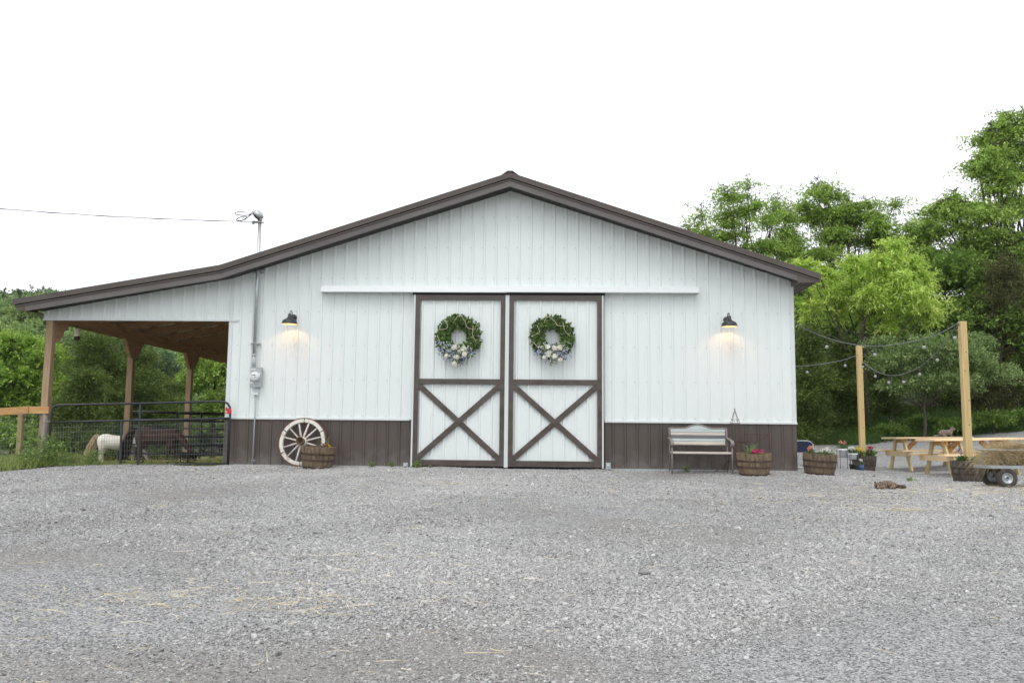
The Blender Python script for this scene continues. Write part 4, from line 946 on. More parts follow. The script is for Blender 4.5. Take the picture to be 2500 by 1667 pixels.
# ------------------------------------------------------------------ picnic tables
def picnic(loc, rz, tilt, label):
    t = thing('picnic_table', label, 'picnic table', loc, rz, 'picnic tables'); t.rotation_euler = (tilt[0], tilt[1], rz); t.scale = (1, 1, 1.06)
    Lh = .93; q = MB()
    for k in range(5): y = -.36+k*.18; q.box((-Lh, y-.0875+.0, .715), (Lh, y+.0875, .755))
    q.build('tabletop', M['lumber'], t, local=True, bevel=.004)
    for sy in (-1, 1):
        q = MB()
        for k in range(2): y = sy*(.60+k*.145); q.box((-Lh, y-.07, .425), (Lh, y+.07, .463))
        q.build('seat', M['lumber'], t, local=True, bevel=.004)
    for sx in (-1, 1):
        x = sx*.66
        for sy in (-1, 1):
            q = MB(); q.bar((x, sy*.62, .0), (x, sy*.20, .715), .04, .14, (0, 1, 0)) if False else q.add(
                [(x-.02, sy*.60-.07, 0), (x+.02, sy*.60-.07, 0), (x+.02, sy*.60+.07, 0), (x-.02, sy*.60+.07, 0), (x-.02, sy*.22-.07, .715), (x+.02, sy*.22-.07, .715), (x+.02, sy*.22+.07, .715), (x-.02, sy*.22+.07, .715)],
                [(0, 3, 2, 1), (4, 5, 6, 7), (0, 1, 5, 4), (1, 2, 6, 5), (2, 3, 7, 6), (3, 0, 4, 7)])
            q.build('leg', M['lumber2'], t, local=True, bevel=.003)
        q = MB(); q.box((x+sx*.0205, -.76, .318), (x+sx*.0605, .76, .424)); q.build('cross_beam', M['lumber'], t, local=True, bevel=.003)
        q = MB(); q.box((x-sx*.0205-.02, -.36, .625), (x-sx*.0205+.02, .36, .714)); q.build('batten', M['rail'], t, local=True)
        q = MB(); q.bar((x-sx*.05, 0, .36), (x-sx*.42, 0, .70), .04, .10, (0, 0, 1)); q.build('brace', M['rail'], t, local=True)
    return t
def ctr(px, py, Y): c = at(px, py, Y); return c
L = at(2280, 1077, 1.62); Rr = at(2497, 1071, 1.75)
X0 = (L[0]+Rr[0])/2
T1 = picnic((L[0]+.93, 2.05, -.135), R_(2), (0, R_(-1.6)), 'new pine picnic table behind the hay cart')
L2 = at(2183, 1073, 4.75); T2 = picnic((L2[0]+.95, 5.15, -.095), R_(1), (0, R_(-1.0)), 'new pine picnic table farther back with a cat sitting on it')

# ------------------------------------------------------------------ pots and stands
def pot_on_stand(px0, px1, pyt, pyb, pyg, Y, label, blooms, plabel, dx=0):
    a_ = at(px0, pyt, Y); b_ = at(px1, pyb, Y); x = (a_[0]+b_[0])/2; r = (b_[0]-a_[0])/2; zt_, zb_ = a_[2], b_[2]; zg = gz(x, Y)
    s = thing('plant_stand', label.replace('white pot', 'black wire plant stand'), 'plant stand', (x, Y, zg), 0, 'wire plant stands')
    q = MB()
    for sx, sy in ((-1, -1), (1, -1), (1, 1), (-1, 1)): q.tube([(x+sx*r*.88, Y+sy*r*.8, zg-.01), (x+sx*r*.88, Y+sy*r*.8, zt_-.03)], .006, 6)
    q.each('leg', M['black'], s); q = MB()
    for z in (zt_-.035, zb_-.01): q.tube([(x+sx*r*.88, Y+sy*r*.8, z) for sx, sy in ((-1, -1), (1, -1), (1, 1), (-1, 1))], .005, 6, closed=True)
    q.each('ring', M['black'], s)
    p = thing('flower_pot', label, 'flower pot', (x, Y, zb_), 0, 'white pots on wire stands'); q = MB()
    h = zt_-zb_; q.lathe([(.001, 0), (r*.68, 0), (r*.80, h*.72), (r*.98, h*.74), (r, h), (r*.9, h), (r*.86, h*.85), (.001, h*.85)], 28, (x, Y, zb_)); q.build('pot', M['whitepot'], p)
    plant(x, Y, zb_+h*.85, r*.9, .16, blooms, plabel, 150)
pot_on_stand(2045, 2074, 1095, 1115, 1133, 4.0, 'taller white pot with a coral bloom, in front of the rear barrel', [('coral', 2, .045, .04)], 'leafy plant with one coral bloom in the taller white pot')
pot_on_stand(2070, 2094, 1106, 1121, 1134, 3.8, 'lower white pot with a mass of small white daisies', [('white', 16, .028, 0)], 'small white daisies in the lower white pot')
c = at(2085, 1133, 4.1); t = thing('black_pot', 'squat black pot behind the lower white pot', 'flower pot', (c[0], 4.1, gz(c[0], 4.1))); q = MB(); q.lathe([(.001, 0), (.09, 0), (.115, .13), (.10, .13), (.001, .12)], 20, (c[0], 4.1, gz(c[0], 4.1))); q.build('pot', M['rubber'], t)
c = at(2102.5, 1136, 3.75); g_ = gz(c[0], 3.75); t = thing('blue_pot', 'small blue pot on the gravel beside the white pots', 'flower pot', (c[0], 3.75, g_)); q = MB(); q.lathe([(.001, 0), (.055, 0), (.064, .13), (.055, .13), (.05, .11), (.001, .11)], 20, (c[0], 3.75, g_)); q.build('pot', M['blueglaze'], t)
plant(c[0], 3.75, g_+.11, .07, .12, [('white', 2, .03, .02)], 'leafy plant with one white bloom in the small blue pot', 70)
# navy folding screen by the corner
t = thing('folding_lounger', 'navy blue folding lounger with rounded pale tube frame, half hidden behind the barn corner', 'lounger', tuple(at(1960, 1140, 1.2)))
A, B = at(1930, 1075.5, 1.2), at(1972, 1075.5, 1.2); zl = at(1960, 1104, 1.2)[2]; q = MB()
q.tube([(A[0], 1.2, zl), (A[0], 1.2, A[2]), (B[0], 1.2, A[2]), (B[0]+.05, 1.2, A[2]-.02), (B[0]+.10, 1.2, A[2]-.06), (B[0]+.105, 1.2, zl-.02), (B[0]+.0, 1.2, gz(B[0], 1.2))], .012, 8); q.tube([(A[0], 1.1, gz(B[0], 1.1)+.06), (B[0]-.03, 1.1, gz(B[0], 1.1)+.05)], .018, 8); q.build('tube_frame', M['galv'], t)
q = MB(); q.box((A[0], 1.19, zl), (B[0]+.09, 1.215, A[2]-.015)); q.build('canvas', M['navy'], t, bevel=.01)

# ------------------------------------------------------------------ hay cart
cn, cf = -2.15, -1.62
cl = at(2417, 1138, cn); x0 = cl[0]; x1 = x0+1.25; zfl = cl[2]-.01; zr = at(2440, 1098, cn)[2]
t = thing('garden_cart', 'grey metal mesh garden cart with knobbly tyres heaped with hay', 'cart', (x0+.3, (cn+cf)/2, gz(x0+.3, -1.9)))
q = MB()
for y in (cn, cf): q.bar((x0, y, zfl), (x1, y, zfl), .03, .05)
for x in (x0, x1): q.bar((x, cn, zfl), (x, cf, zfl), .03, .05)
q.box((x0, cn, zfl+.02), (x1, cf, zfl+.028)); q.build('bed', M['meter'], t)
q = MB()
for y in (cn, cf):
    q.tube([(x0+.02, y, zr), (x1, y, zr)], .011, 8); q.bar((x0+.02, y, zfl+.02), (x0+.02, y, zr), .028, .012)
    for k in (1, 2): q.bar((x0+.02+k*.43, y, zfl+.02), (x0+.02+k*.43, y, zr), .022, .01)
q.tube([(x0+.02, cn, zr), (x0+.02, cf, zr)], .011, 8)
for k in (1, 2): q.tube([(x0+.02, cn+(cf-cn)*k/3, zfl), (x0+.02, cn+(cf-cn)*k/3, zr)], .006, 6)
q.build('side_rails', M['meter'], t)
q = MB(); xa = x0+.27; za = zfl-.17
q.tube([(xa, cn-.03, za), (xa, cf+.03, za)], .012, 8); q.bar((xa-.02, cn+.1, zfl-.02), (xa, cn+.1, za), .03, .01); q.bar((xa-.02, cf-.1, zfl-.02), (xa, cf-.1, za), .03, .01); q.box((xa-.08, cn+.08, zfl-.05), (xa+.08, cf-.08, zfl-.028)); q.build('axle', M['rubber'], t)
for xa_, yy in ((xa, cn+.03), (xa, cf-.02), (xa+.85, cn+.03), (xa+.85, cf-.02)):
    zc = gz(xa_, yy)+.16; w_ = bpy.data.objects.new('wheel', None); col.objects.link(w_); w_.parent = t; w_.location = (xa_-t.location.x, yy-t.location.y, zc-t.location.z)
    q = MB(); rt, rr_ = .165, .085
    q.tube([(.122*math.cos(a), 0, .122*math.sin(a)) for a in [2*PI*k/36 for k in range(36)]], .046, 12, closed=True, flat=1.0)
    for k in range(30):
        a = 2*PI*k/30
        for yy2 in (-.02, .02): q.bar((.155*math.cos(a+yy2*3), yy2*.3, .155*math.sin(a+yy2*3)), (.158*math.cos(a+yy2*3), yy2*1.9, .158*math.sin(a+yy2*3)), .016, .016)
    q.build('tyre', M['tyre'], w_, local=True)
    q = MB(); q.lathe([(.0005, -.012), (.025, -.016), (.03, -.002), (.05, .004), (.075, -.01), (.084, -.036), (.088, -.036), (.088, .036), (.03, .02), (.0005, .02)], 28, (0, 0, 0), 1); q.build('rim', M['galv'], w_, local=True)
# hay heap
t = thing('hay_pile', 'loose heap of golden hay filling the garden cart', 'hay', (x0+.6, (cn+cf)/2, zfl)); O = np.array(t.location)
def haysurf(n, seed):
    r = np.random.default_rng(seed); u = r.random(n); X = x0+.03+u*1.25; Yy = cn+.02+(cf-cn-.04)*r.random(n)
    edge = np.minimum(1, np.minimum((Yy-cn)/.12, (cf-Yy)/.12)); hh = (zr-zfl)*(.84+.46*np.sin(np.clip((X-x0)/.9, 0, 1)*PI)+.10*np.sin(X*17))*(.55+.45*np.clip(edge, 0, 1)**.5)*np.clip((X-x0)/.10+.35, 0, 1)
    return X, Yy, hh
core = MB(); core.sphere((x0+.62, (cn+cf)/2, zfl+.10), 1, 24, 12, (.56, .21, .13)); core.build('packed_core', M['hayinner'], t)
n = 9000; X, Yy, hh = haysurf(n, 3); P0 = np.c_[X, Yy, zfl+.03+hh*np.random.default_rng(4).random(n)**.45]
side = rng.random(n) < .35; P0[side, 1] = cn+.05+rng.random(side.sum())*.03; P0[:, 1] = np.clip(P0[:, 1], cn+.04, cf-.04); P0[:, 0] = np.maximum(P0[:, 0], x0+.08)
D = rng.normal(size=(n, 3)); D[:, 2] *= .55
fast_mesh('hay_strands', ribbons(P0, D, rng.uniform(.08, .26, n), .0048, .8, 4, .2), 4, M['hay'], t, off=O)
n = 130; P0 = np.c_[rng.uniform(x0-.06, x0+.5, n), rng.uniform(cn-.02, cf, n), np.full(n, zfl)+rng.uniform(-.02, .2, n)]; P0[:, 0] = np.where(P0[:, 2] < zfl+.03, P0[:, 0], x0+.05*rng.normal(size=n)); D = np.c_[rng.normal(-.4, .5, n), rng.normal(0, .4, n), -np.ones(n)*.6]
fast_mesh('trailing_strands', ribbons(P0, D, rng.uniform(.1, .26, n), .0035, .5, 4, .3), 4, M['hay'], t, off=O)

# ------------------------------------------------------------------ animals
def body_from(name, tubes, spheres, material, parent, voxel, smooth=6):
    q = MB()
    for pts, rs, fl in tubes: q.tube(pts, rs, 14, flat=fl)
    for c_, r_, sc_ in spheres: q.sphere(c_, r_, 14, 10, sc_)
    o = q.build(name, material, parent, local=True)
    md = o.modifiers.new('remesh', 'REMESH'); md.mode = 'VOXEL'; md.voxel_size = voxel; md.use_smooth_shade = True
    ms = o.modifiers.new('smooth', 'SMOOTH'); ms.iterations = smooth; ms.factor = .5
    return o
def furmat(name, c, c2, scale=6, rough=.75): return mat(name, c, rough, scale=scale, col2=c2, bump=.25, bscale=60)
def pony(name, label, cat, loc, rz, s, coat, coat2, mane, tailcol, head='down', long_tail=True, parts_label=None, step=0):
    """equine facing local +x, s = height at the withers"""
    t = thing(name, label, cat, loc, rz, None); t.scale = (s, s, s)
    cm = furmat(name+'_coat', coat, coat2, 3)
    T = []
    Lb = .52
    T.append(([(-.62, 0, .71), (-.53, 0, .745), (-.38, 0, .745), (-.20, 0, .70), (.0, 0, .675), (.20, 0, .685), (.38, 0, .73), (.50, 0, .74), (.57, 0, .72)], [.07, .19, .245, .255, .27, .265, .235, .19, .09], .86))
    T.append(([(-.50, 0, .74), (-.44, 0, .83), (-.28, 0, .82)], [.12, .15, .10], .8))
    T.append(([(.30, 0, .80), (.40, 0, .82), (.52, 0, .78)], [.13, .15, .10], .6))
    if head == 'down':
        T.append(([(.40, 0, .78), (.56, 0, .72), (.70, 0, .58), (.80, 0, .44)], [.19, .165, .125, .095], .66))
        hd_ = [(.76, 0, .47), (.84, 0, .40), (.93, 0, .27), (1.0, 0, .16)]; T.append((hd_, [.085, .095, .07, .055], .75)); jaw = (.84, 0, .36)
        ears = [((.775, sy*.045, .50), (.745, sy*.065, .60)) for sy in (-1, 1)]
    for (x, sy, dx) in ((.40, 1, .02+step), (.40, -1, -.03-step)):
        T.append(([(x, sy*.10, .62), (x+dx*.3, sy*.11, .46), (x+dx, sy*.10, .31), (x+dx, sy*.10, .28), (x+dx*1.2, sy*.10, .12), (x+dx*1.2+.01, sy*.10, .07), (x+dx*1.2+.03, sy*.10, .0)], [.115, .085, .058, .058, .042, .046, .060], 1))
    for (x, sy, dx) in ((-.46, 1, -.06-step*.8), (-.42, -1, .03+step*.5)):
        T.append(([(x, sy*.09, .70), (x+.03, sy*.12, .52), (x-.02+dx*.4, sy*.115, .40), (x-.07+dx, sy*.10, .315), (x-.05+dx, sy*.10, .28), (x-.03+dx, sy*.10, .12), (x-.02+dx, sy*.10, .07), (x+.01+dx, sy*.10, .0)], [.17, .14, .088, .06, .056, .042, .046, .060], 1))
    o = body_from('body', T, [], cm, t, .016, 5)
    q = MB()
    for a_, b_ in ears: q.tube([a_, lerp(np.array(a_), np.array(b_), .5), b_], [.022, .024, .004], 8)
    q.each('ear', cm, t, local=True)
    mm = leafmat(name+'_hair', mane[0], mane[1], .1); tm = leafmat(name+'_tail_hair', tailcol[0], tailcol[1], .1)
    n = 1300; r0 = np.tile(np.array([-.645, 0, .84]), (n, 1))+rng.normal(0, 1, (n, 3))*np.array([.02, .025, .03]); D = np.c_[-.42-rng.random(n)*.42, rng.normal(0, .15, n), -.30+rng.normal(0, .15, n)]
    fast_mesh('tail', ribbons(r0, D, rng.uniform(.26, .40, n), .026, .14, 7, 1.55), 4, tm, t)
    n = 420; u = rng.random(n); base = np.array([.42, 0, .95])*(1-u[:, None])+np.array([.78, 0, .56])*u[:, None]+np.array([.06, 0, .0])*np.sin(u*PI)[:, None]; D = np.c_[rng.normal(.1, .2, n), np.where(rng.random(n) < .7, -1, 1)*.35*np.ones(n), -np.ones(n)]
    fast_mesh('mane', ribbons(base, D, rng.uniform(.12, .2, n), .014, .25, 4, .2), 4, mm, t)
    return t
def feet(px, py, Y): c = at(px, py, Y); return (float(c[0]), Y, float(c[2]))
# brown pony: rump px 312, feet y 1131
sP = .83
ppp = feet(385, 1130, 2.3)
pb = pony('pony', 'dark brown pony with its head down in the black feed tub', 'pony', (ppp[0]-.02, 2.3, ppp[2]), 0, sP, (.11, .050, .030), (.055, .026, .017), ((.02, .012, .01), (.05, .03, .02)), ((.02, .012, .01), (.07, .035, .02)), step=.05)
wpp = feet(262, 1134, 4.1)
pw = pony('pony', 'white pony with a cream tail behind the lean-to post', 'pony', (wpp[0]+.22, 4.1, wpp[2]), 0, .78, (.88, .85, .79), (.74, .67, .58), ((.6, .5, .36), (.8, .72, .58)), ((.60, .42, .23), (.90, .80, .62)), step=.03)
dk = at(6, 1150, 6.6); pd = pony('donkey', 'pale grey donkey seen from behind through the wire fence', 'donkey', (dk[0], 6.6, gz(dk[0], 6.6)-.12), R_(98), .82, (.30, .25, .21), (.18, .15, .13), ((.08, .06, .05), (.2, .16, .13)), ((.12, .09, .08), (.3, .25, .2)))
db = at(103, 1150, 4.9); pe = pony('donkey', 'brown donkey in a teal fly mask grazing behind the rail fence', 'donkey', (db[0]+.12, 4.9, gz(db[0], 4.9)-.16), R_(190), .66, (.24, .115, .06), (.12, .06, .035), ((.10, .06, .04), (.3, .22, .16)), ((.05, .03, .02), (.2, .12, .08)))
q = MB(); q.tube([(.80, 0, .455), (.84, 0, .40), (.92, 0, .285), (.955, 0, .235)], [.098, .108, .088, .075], 14, flat=.82); q.build('fly_mask', mat('teal_mesh_mask', (.02, .26, .28), .7), pe, local=True)
# feed tub
c = at(460, 1129, 2.3); zt_ = at(460, 1103, 2.3)[2]; t = thing('feed_tub', 'black rubber feed tub under the brown pony\'s muzzle', 'feed tub', tuple(c)); x, y, z = c
q = MB(); h = zt_-z; q.lathe([(.001, 0), (.17, 0), (.195, h), (.207, h), (.205, h-.02), (.182, h-.02), (.16, .02), (.001, .02)], 30, (x, y, z)); q.build('tub', M['rubber'], t)

def catmat(name, a, b, c_): 
    m = mat(name, a, .8, scale=9, col2=b, bump=.3, bscale=80); n = m.node_tree
    wv = n.nodes.new('ShaderNodeTexWave'); wv.inputs['Scale'].default_value = 9.0; wv.inputs['Distortion'].default_value = 9; wv.inputs['Detail'].default_value = 3
    tcx = n.nodes.new('ShaderNodeTexCoord'); n.links.new(tcx.outputs['Object'], wv.inputs[0])
    r = n.nodes.new('ShaderNodeValToRGB'); r.color_ramp.elements[0].position = .42; r.color_ramp.elements[1].position = .95; n.links.new(wv.outputs[0], r.inputs[0])
    mx = n.nodes.new('ShaderNodeMix'); mx.data_type = 'RGBA'; n.links.new(r.outputs[0], mx.inputs[0])
    src = n.nodes['Color Ramp'].outputs[0]; n.links.new(src, mx.inputs[6]); mx.inputs[7].default_value = (*c_, 1); n.links.new(mx.outputs[2], n.nodes['Principled BSDF'].inputs['Base Color'])
    return m
tab = catmat('tabby_coat', (.27, .19, .13), (.17, .12, .085), (.06, .045, .036)); tab2 = catmat('grey_white_tabby_coat', (.26, .21, .17), (.17, .135, .11), (.10, .085, .07))
wht = mat('white_fur', (.72, .62, .52), .8); pinkn = mat('cat_nose', (.35, .16, .13), .6); eyem = mat('cat_eye', (.25, .28, .06), .2)
# sitting cat on the rear table, facing right
cc = at(2309, 1066.5, 5.0); t = thing('cat', 'grey and white tabby cat sitting upright on the far picnic table', 'cat', (cc[0], 5.0, -.095+.755*1.06+math.tan(R_(1.0))*(cc[0]-L2[0]-.95)+.004))
body_from('body', [([(-.15, 0, .055), (-.10, 0, .085), (-.02, 0, .095), (.06, 0, .105), (.12, 0, .12)], [.05, .078, .078, .068, .05], .95), ([(.08, 0, .11), (.14, 0, .155), (.165, 0, .185)], [.055, .045, .04], 1),
    ([(.09, -.035, .09), (.12, -.035, .04), (.125, -.035, .0)], [.03, .02, .018], 1), ([(.09, .035, .09), (.13, .035, .04), (.14, .035, .0)], [.03, .02, .018], 1),
    ([(-.10, -.05, .06), (-.05, -.06, .02), (.0, -.06, .012)], [.045, .025, .016], 1), ([(-.10, .05, .06), (-.05, .06, .02), (.0, .06, .012)], [.045, .025, .016], 1)],
    [((.175, 0, .20), .042, (1.0, .92, .92)), ((.21, 0, .188), .02, (1, 1, .8))], tab2, t, .006, 3)
q = MB(); 
for sy in (-1, 1): q.tube([(.165, sy*.024, .225), (.163, sy*.028, .258)], [.015, .003], 6)
q.each('ear', tab2, t, local=True)
q = MB(); q.tube([(-.17, 0, .03), (-.23, -.01, .018), (-.29, -.03, .014), (-.31, -.06, .012)], [.022, .022, .018, .01], 8); q.build('tail', tab2, t, local=True)
q = MB(); q.sphere((.137, 0, .125), .04, 10, 8, (.7, .8, 1.25)); q.sphere((.212, 0, .18), .0175, 8, 6, (1, 1, .8)); q.build('white_bib', wht, t, local=True)
q = MB(); 
for sy in (-1, 1): q.sphere((.208, sy*.02, .208), .0055, 8, 6)
q.each('eye', eyem, t, local=True)
# lying cat on gravel, head to the left facing the camera
lc = at(2165, 1192, -2.7); zg = gz(lc[0], -2.7); t = thing('cat', 'brown tabby cat curled up asleep on the gravel', 'cat', (lc[0], -2.7, zg+.0))
body_from('body', [([(-.09, 0, .055), (-.03, .01, .065), (.05, .01, .065), (.12, 0, .05), (.16, -.01, .04)], [.05, .068, .07, .055, .035], .9), ([(-.15, -.03, .035), (-.10, -.01, .05)], [.045, .055], .9),
    ([(-.07, -.05, .03), (-.12, -.085, .018), (-.17, -.09, .014)], [.03, .02, .016], 1), ([(.10, -.04, .035), (.06, -.08, .02), (.01, -.09, .014)], [.038, .022, .016], 1), ([(-.04, -.06, .03), (-.08, -.10, .016)], [.025, .016], 1)],
    [((-.155, -.045, .055), .056, (1.0, .9, .88)), ((-.165, -.085, .035), .021, (1.1, 1, .8))], tab, t, .006, 3)
q = MB()
for dx in (-.03, .03): q.tube([(-.155+dx*1.1, -.042, .088), (-.155+dx*1.35, -.044, .122)], [.020, .004], 6)
q.each('ear', tab, t, local=True)
q = MB(); q.tube([(.15, 0, .04), (.20, -.01, .035), (.25, -.03, .032), (.285, -.05, .028)], [.026, .032, .034, .018], 10); q.build('tail', catmat('dark_tail_coat', (.10, .06, .045), (.06, .04, .03), (.03, .02, .02)), t, local=True)
q = MB(); q.sphere((-.166, -.104, .04), .006, 8, 6); q.build('nose', pinkn, t, local=True)
q = MB(); q.sphere((-.163, -.094, .028), .02, 8, 6, (1.2, .6, .6)); q.build('pale_muzzle', mat('pale_tan_fur', (.45, .33, .22), .8), t, local=True)

# ------------------------------------------------------------------ trees
M['bark'] = mat('tree_bark', (.10, .085, .07), .95, scale=6, stretch=(4, 4, 1), col2=(.05, .042, .035), bump=.6)
def crown_pts(blobs, ntw, per, L, spread=.5, droop=.25, inner=.45, r=None):
    """twigs fanning out of each blob, leaves along the outer part of each twig"""
    r = r or rng; Cs = []; Ds = []; tips = []; Rs = []
    vol = np.array([b[3]*b[4]*b[5] for b in blobs])**(2/3); cnt = np.maximum(3, (ntw*vol/vol.sum())).astype(int)
    for b, k in zip(blobs, cnt):
        c = np.array(b[:3]); rad = np.array(b[3:6]); d = unit(r.normal(size=(k, 3))); d[:, 2] = np.where(d[:, 2] < -.45, -d[:, 2]*.6, d[:, 2])
        reach = r.uniform(.58, 1.18, k)[:, None]; tip = c+d*rad*reach
        tl = L*r.uniform(.8, 1.7, k)
        out = unit(d*rad+np.array([0, 0, .15])*rad.mean())
        t_ = np.sort(r.random((k, per)), 1)
        base = tip-out*tl[:, None]
        P = base[:, None]+out[:, None]*(tl[:, None]*t_)[..., None]
        P[..., 2] -= droop*(tl[:, None]*t_**2)
        P += r.normal(0, 1, (k, per, 3))*(L*.16*spread)
        dd = out[:, None]+r.normal(0, .65, (k, per, 3)); dd[..., 2] -= droop*1.5*t_
        Cs.append(P.reshape(-1, 3)); Ds.append(dd.reshape(-1, 3)); tips.append(tip); Rs.append(np.clip(np.repeat(r.random(k), per)*.7+r.random(k*per)*.3, 0, 1))
        m_ = int(k*per*inner*.35)
        if m_: 
            q = c+unit(r.normal(size=(m_, 3)))*rad*r.random((m_, 1))**.5*.85; Cs.append(q); Ds.append(r.normal(size=(m_, 3))); Rs.append(r.random(m_)*.7)
    return np.concatenate(Cs), np.concatenate(Ds), tips, np.concatenate(Rs)
def tree(name, label, cat, base, blobs, ntw, per, twig, leaf, wratio, lm, group=None, trunk_r=.16, droop=.25, inner=.45, limbs=True, flatup=.6, spread=.5, grow=1.0, layered=False):
    blobs = [(b[0], b[1], b[2], b[3]*grow, b[4]*grow, b[5]*grow) for b in blobs]
    if layered:      # break every mass into flat, offset sprays with air between them
        out = []
        for b in blobs:
            for dz in (-.62, -.05, .55):
                k = random.uniform(.62, .98)*(1-.25*max(0, dz)); a = random.uniform(0, 2*PI)
                out.append((b[0]+math.cos(a)*b[3]*.34, b[1]+math.sin(a)*b[4]*.3, b[2]+dz*b[5]+random.uniform(-.1, .1)*b[5], b[3]*k, b[4]*k, b[5]*.27))
        blobs = out
    bx, by, bz_ = base
    t = thing(name, label, cat, (bx, by, bz_), 0, group)
    C, D, tips, RN = crown_pts(blobs, ntw, per, twig, spread, droop, inner)
    V = leaves(C, D, leaf*rng.uniform(.7, 1.3, len(C)), leaf*wratio, flatup)
    fast_mesh('crown', V, 4, lm, t, rnd=RN, off=(bx, by, bz_))
    q = MB(); cz = np.mean([b[2] for b in blobs]); topc_ = np.array([np.mean([b[0] for b in blobs])*.5+bx*.5, np.mean([b[1] for b in blobs])*.5+by*.5, max(bz_+1, cz)])
    fork = np.array([bx, by, bz_-.2])*.55+topc_*.45
    q.tube([(bx, by, bz_-.3), (bx*.7+fork[0]*.3+.1, by, bz_*.6+fork[2]*.4), tuple(fork), tuple(topc_)], [trunk_r*1.35, trunk_r, trunk_r*.75, trunk_r*.4], 10)
    if limbs:
        for b, tp in zip(blobs, tips):
            c_ = np.array(b[:3]); mid = (fork+c_)/2+np.array([0, 0, -.15*abs(c_[2]-fork[2])]); m2 = mid+rng.normal(0, .22, 3); m3 = (mid+c_)/2+rng.normal(0, .2, 3); q.tube([fork, (fork+m2)/2+rng.normal(0, .1, 3), m2, m3, c_], [trunk_r*.38, trunk_r*.3, trunk_r*.22, trunk_r*.16, trunk_r*.10], 7)
            for p in tp[::max(1, len(tp)//7)][:7]: q.tube([c_, (c_+p)/2+rng.normal(0, .1, 3), p], [trunk_r*.14, trunk_r*.09, .008], 5)
    q.build('trunk', M['bark'], t); return t
LM = {'mid': leafmat('mid_green_leaves', (0.16, 0.27, 0.045), (0.56, 0.74, 0.19), .35), 'bright': leafmat('bright_green_leaves', (.36, .56, .07), (.80, .92, .28), .4),
      'deep': leafmat('deep_green_leaves', (0.1, 0.19, 0.035), (0.33, 0.48, 0.11), .3), 'cedar': leafmat('cedar_foliage', (0.05, 0.085, 0.018), (0.21, 0.29, 0.065), .15),
      'pale': leafmat('pale_shrub_leaves', (0.12, 0.21, 0.06), (0.38, 0.49, 0.2), .3), 'hill': leafmat('hill_leaves', (0.14, 0.24, 0.08), (0.38, 0.52, 0.19), .3), 'browncedar': leafmat('brownish_cedar_foliage', (0.06, 0.068, 0.026), (0.19, 0.195, 0.07), .15)}
def bl(px, py, Y, rpx, rpy, ry=None):
    """blob of a crown at depth Y, radii given in photo pixels"""
    c = at(px, py, Y); k = (Y+17)/FPX; return (c[0], c[1], c[2], rpx*k, (ry or (rpx+rpy)/2)*k, rpy*k)
def basept(px, Y): x = at(px, 1060, Y)[0]; return (x, Y, gz(x, Y))
# right-hand wood
tree('elm_tree', 'airy mid green tree directly behind the right roof slope', 'tree', basept(1840, 20), [bl(1790, 560, 20, 75, 70), bl(1740, 590, 21, 60, 45), bl(1800, 500, 20, 60, 50), bl(1850, 530, 19, 60, 80), bl(1860, 640, 20, 90, 70), bl(1700, 570, 20, 35, 22), bl(1760, 470, 20, 45, 25), bl(1930, 690, 20, 80, 60), bl(1820, 445, 20, 30, 20), bl(1690, 545, 20, 35, 18), bl(1900, 560, 20, 45, 60), bl(1880, 500, 20, 26, 22), bl(1720, 510, 20, 30, 22), bl(1930, 620, 20, 50, 50), bl(1665, 562, 20, 34, 14), bl(1925, 525, 21, 40, 36), bl(1893, 482, 20, 28, 18), bl(1780, 640, 20, 80, 50)], 950, 46, 1.15, .115, .55, LM['mid'], trunk_r=.10, inner=.05, grow=1.16, spread=.38, layered=True)
tree('elm_tree', 'round topped mid green tree between the roof end and the tall tree', 'tree', basept(2060, 21), [bl(2000, 560, 21, 70, 75), bl(1980, 490, 21, 45, 40), bl(2080, 540, 22, 70, 60), bl(2140, 520, 21, 55, 45), bl(2170, 580, 20, 60, 60), bl(2110, 620, 22, 90, 60), bl(2000, 450, 21, 25, 18), bl(2200, 640, 21, 70, 70), bl(2190, 490, 21, 30, 14), bl(2235, 560, 21, 40, 30), bl(2060, 485, 21, 40, 24), bl(2015, 455, 21, 22, 22), bl(1950, 600, 21, 40, 60), bl(2250, 620, 21, 50, 60), bl(2245, 575, 21, 36, 22)], 1500, 46, 1.15, .125, .55, LM['mid'], trunk_r=.11, inner=.1, grow=1.18, spread=.38, layered=True)
tree('tall_tree', 'tallest tree, leaning into the picture at the right edge', 'tree', basept(2520, 20), [bl(2480, 330, 20, 70, 55), bl(2420, 360, 20, 60, 55), bl(2540, 420, 21, 90, 90), bl(2380, 400, 20, 40, 28), bl(2440, 450, 20, 70, 45), bl(2380, 520, 19, 90, 50), bl(2310, 520, 20, 60, 35), bl(2470, 560, 20, 90, 80), bl(2340, 590, 20, 80, 60), bl(2560, 650, 20, 100, 100), bl(2430, 670, 21, 110, 70), bl(2290, 500, 20, 30, 16), bl(2460, 295, 20, 40, 22), bl(2410, 315, 20, 30, 20), bl(2500, 290, 20, 40, 26), bl(2440, 400, 20, 60, 40), bl(2330, 480, 20, 45, 20), bl(2270, 540, 20, 34, 24), bl(2260, 600, 20, 50, 40), bl(2290, 650, 20, 60, 50)], 2500, 46, 1.15, .128, .55, LM['mid'], trunk_r=.17, inner=.1, grow=1.14, spread=.38, layered=True)
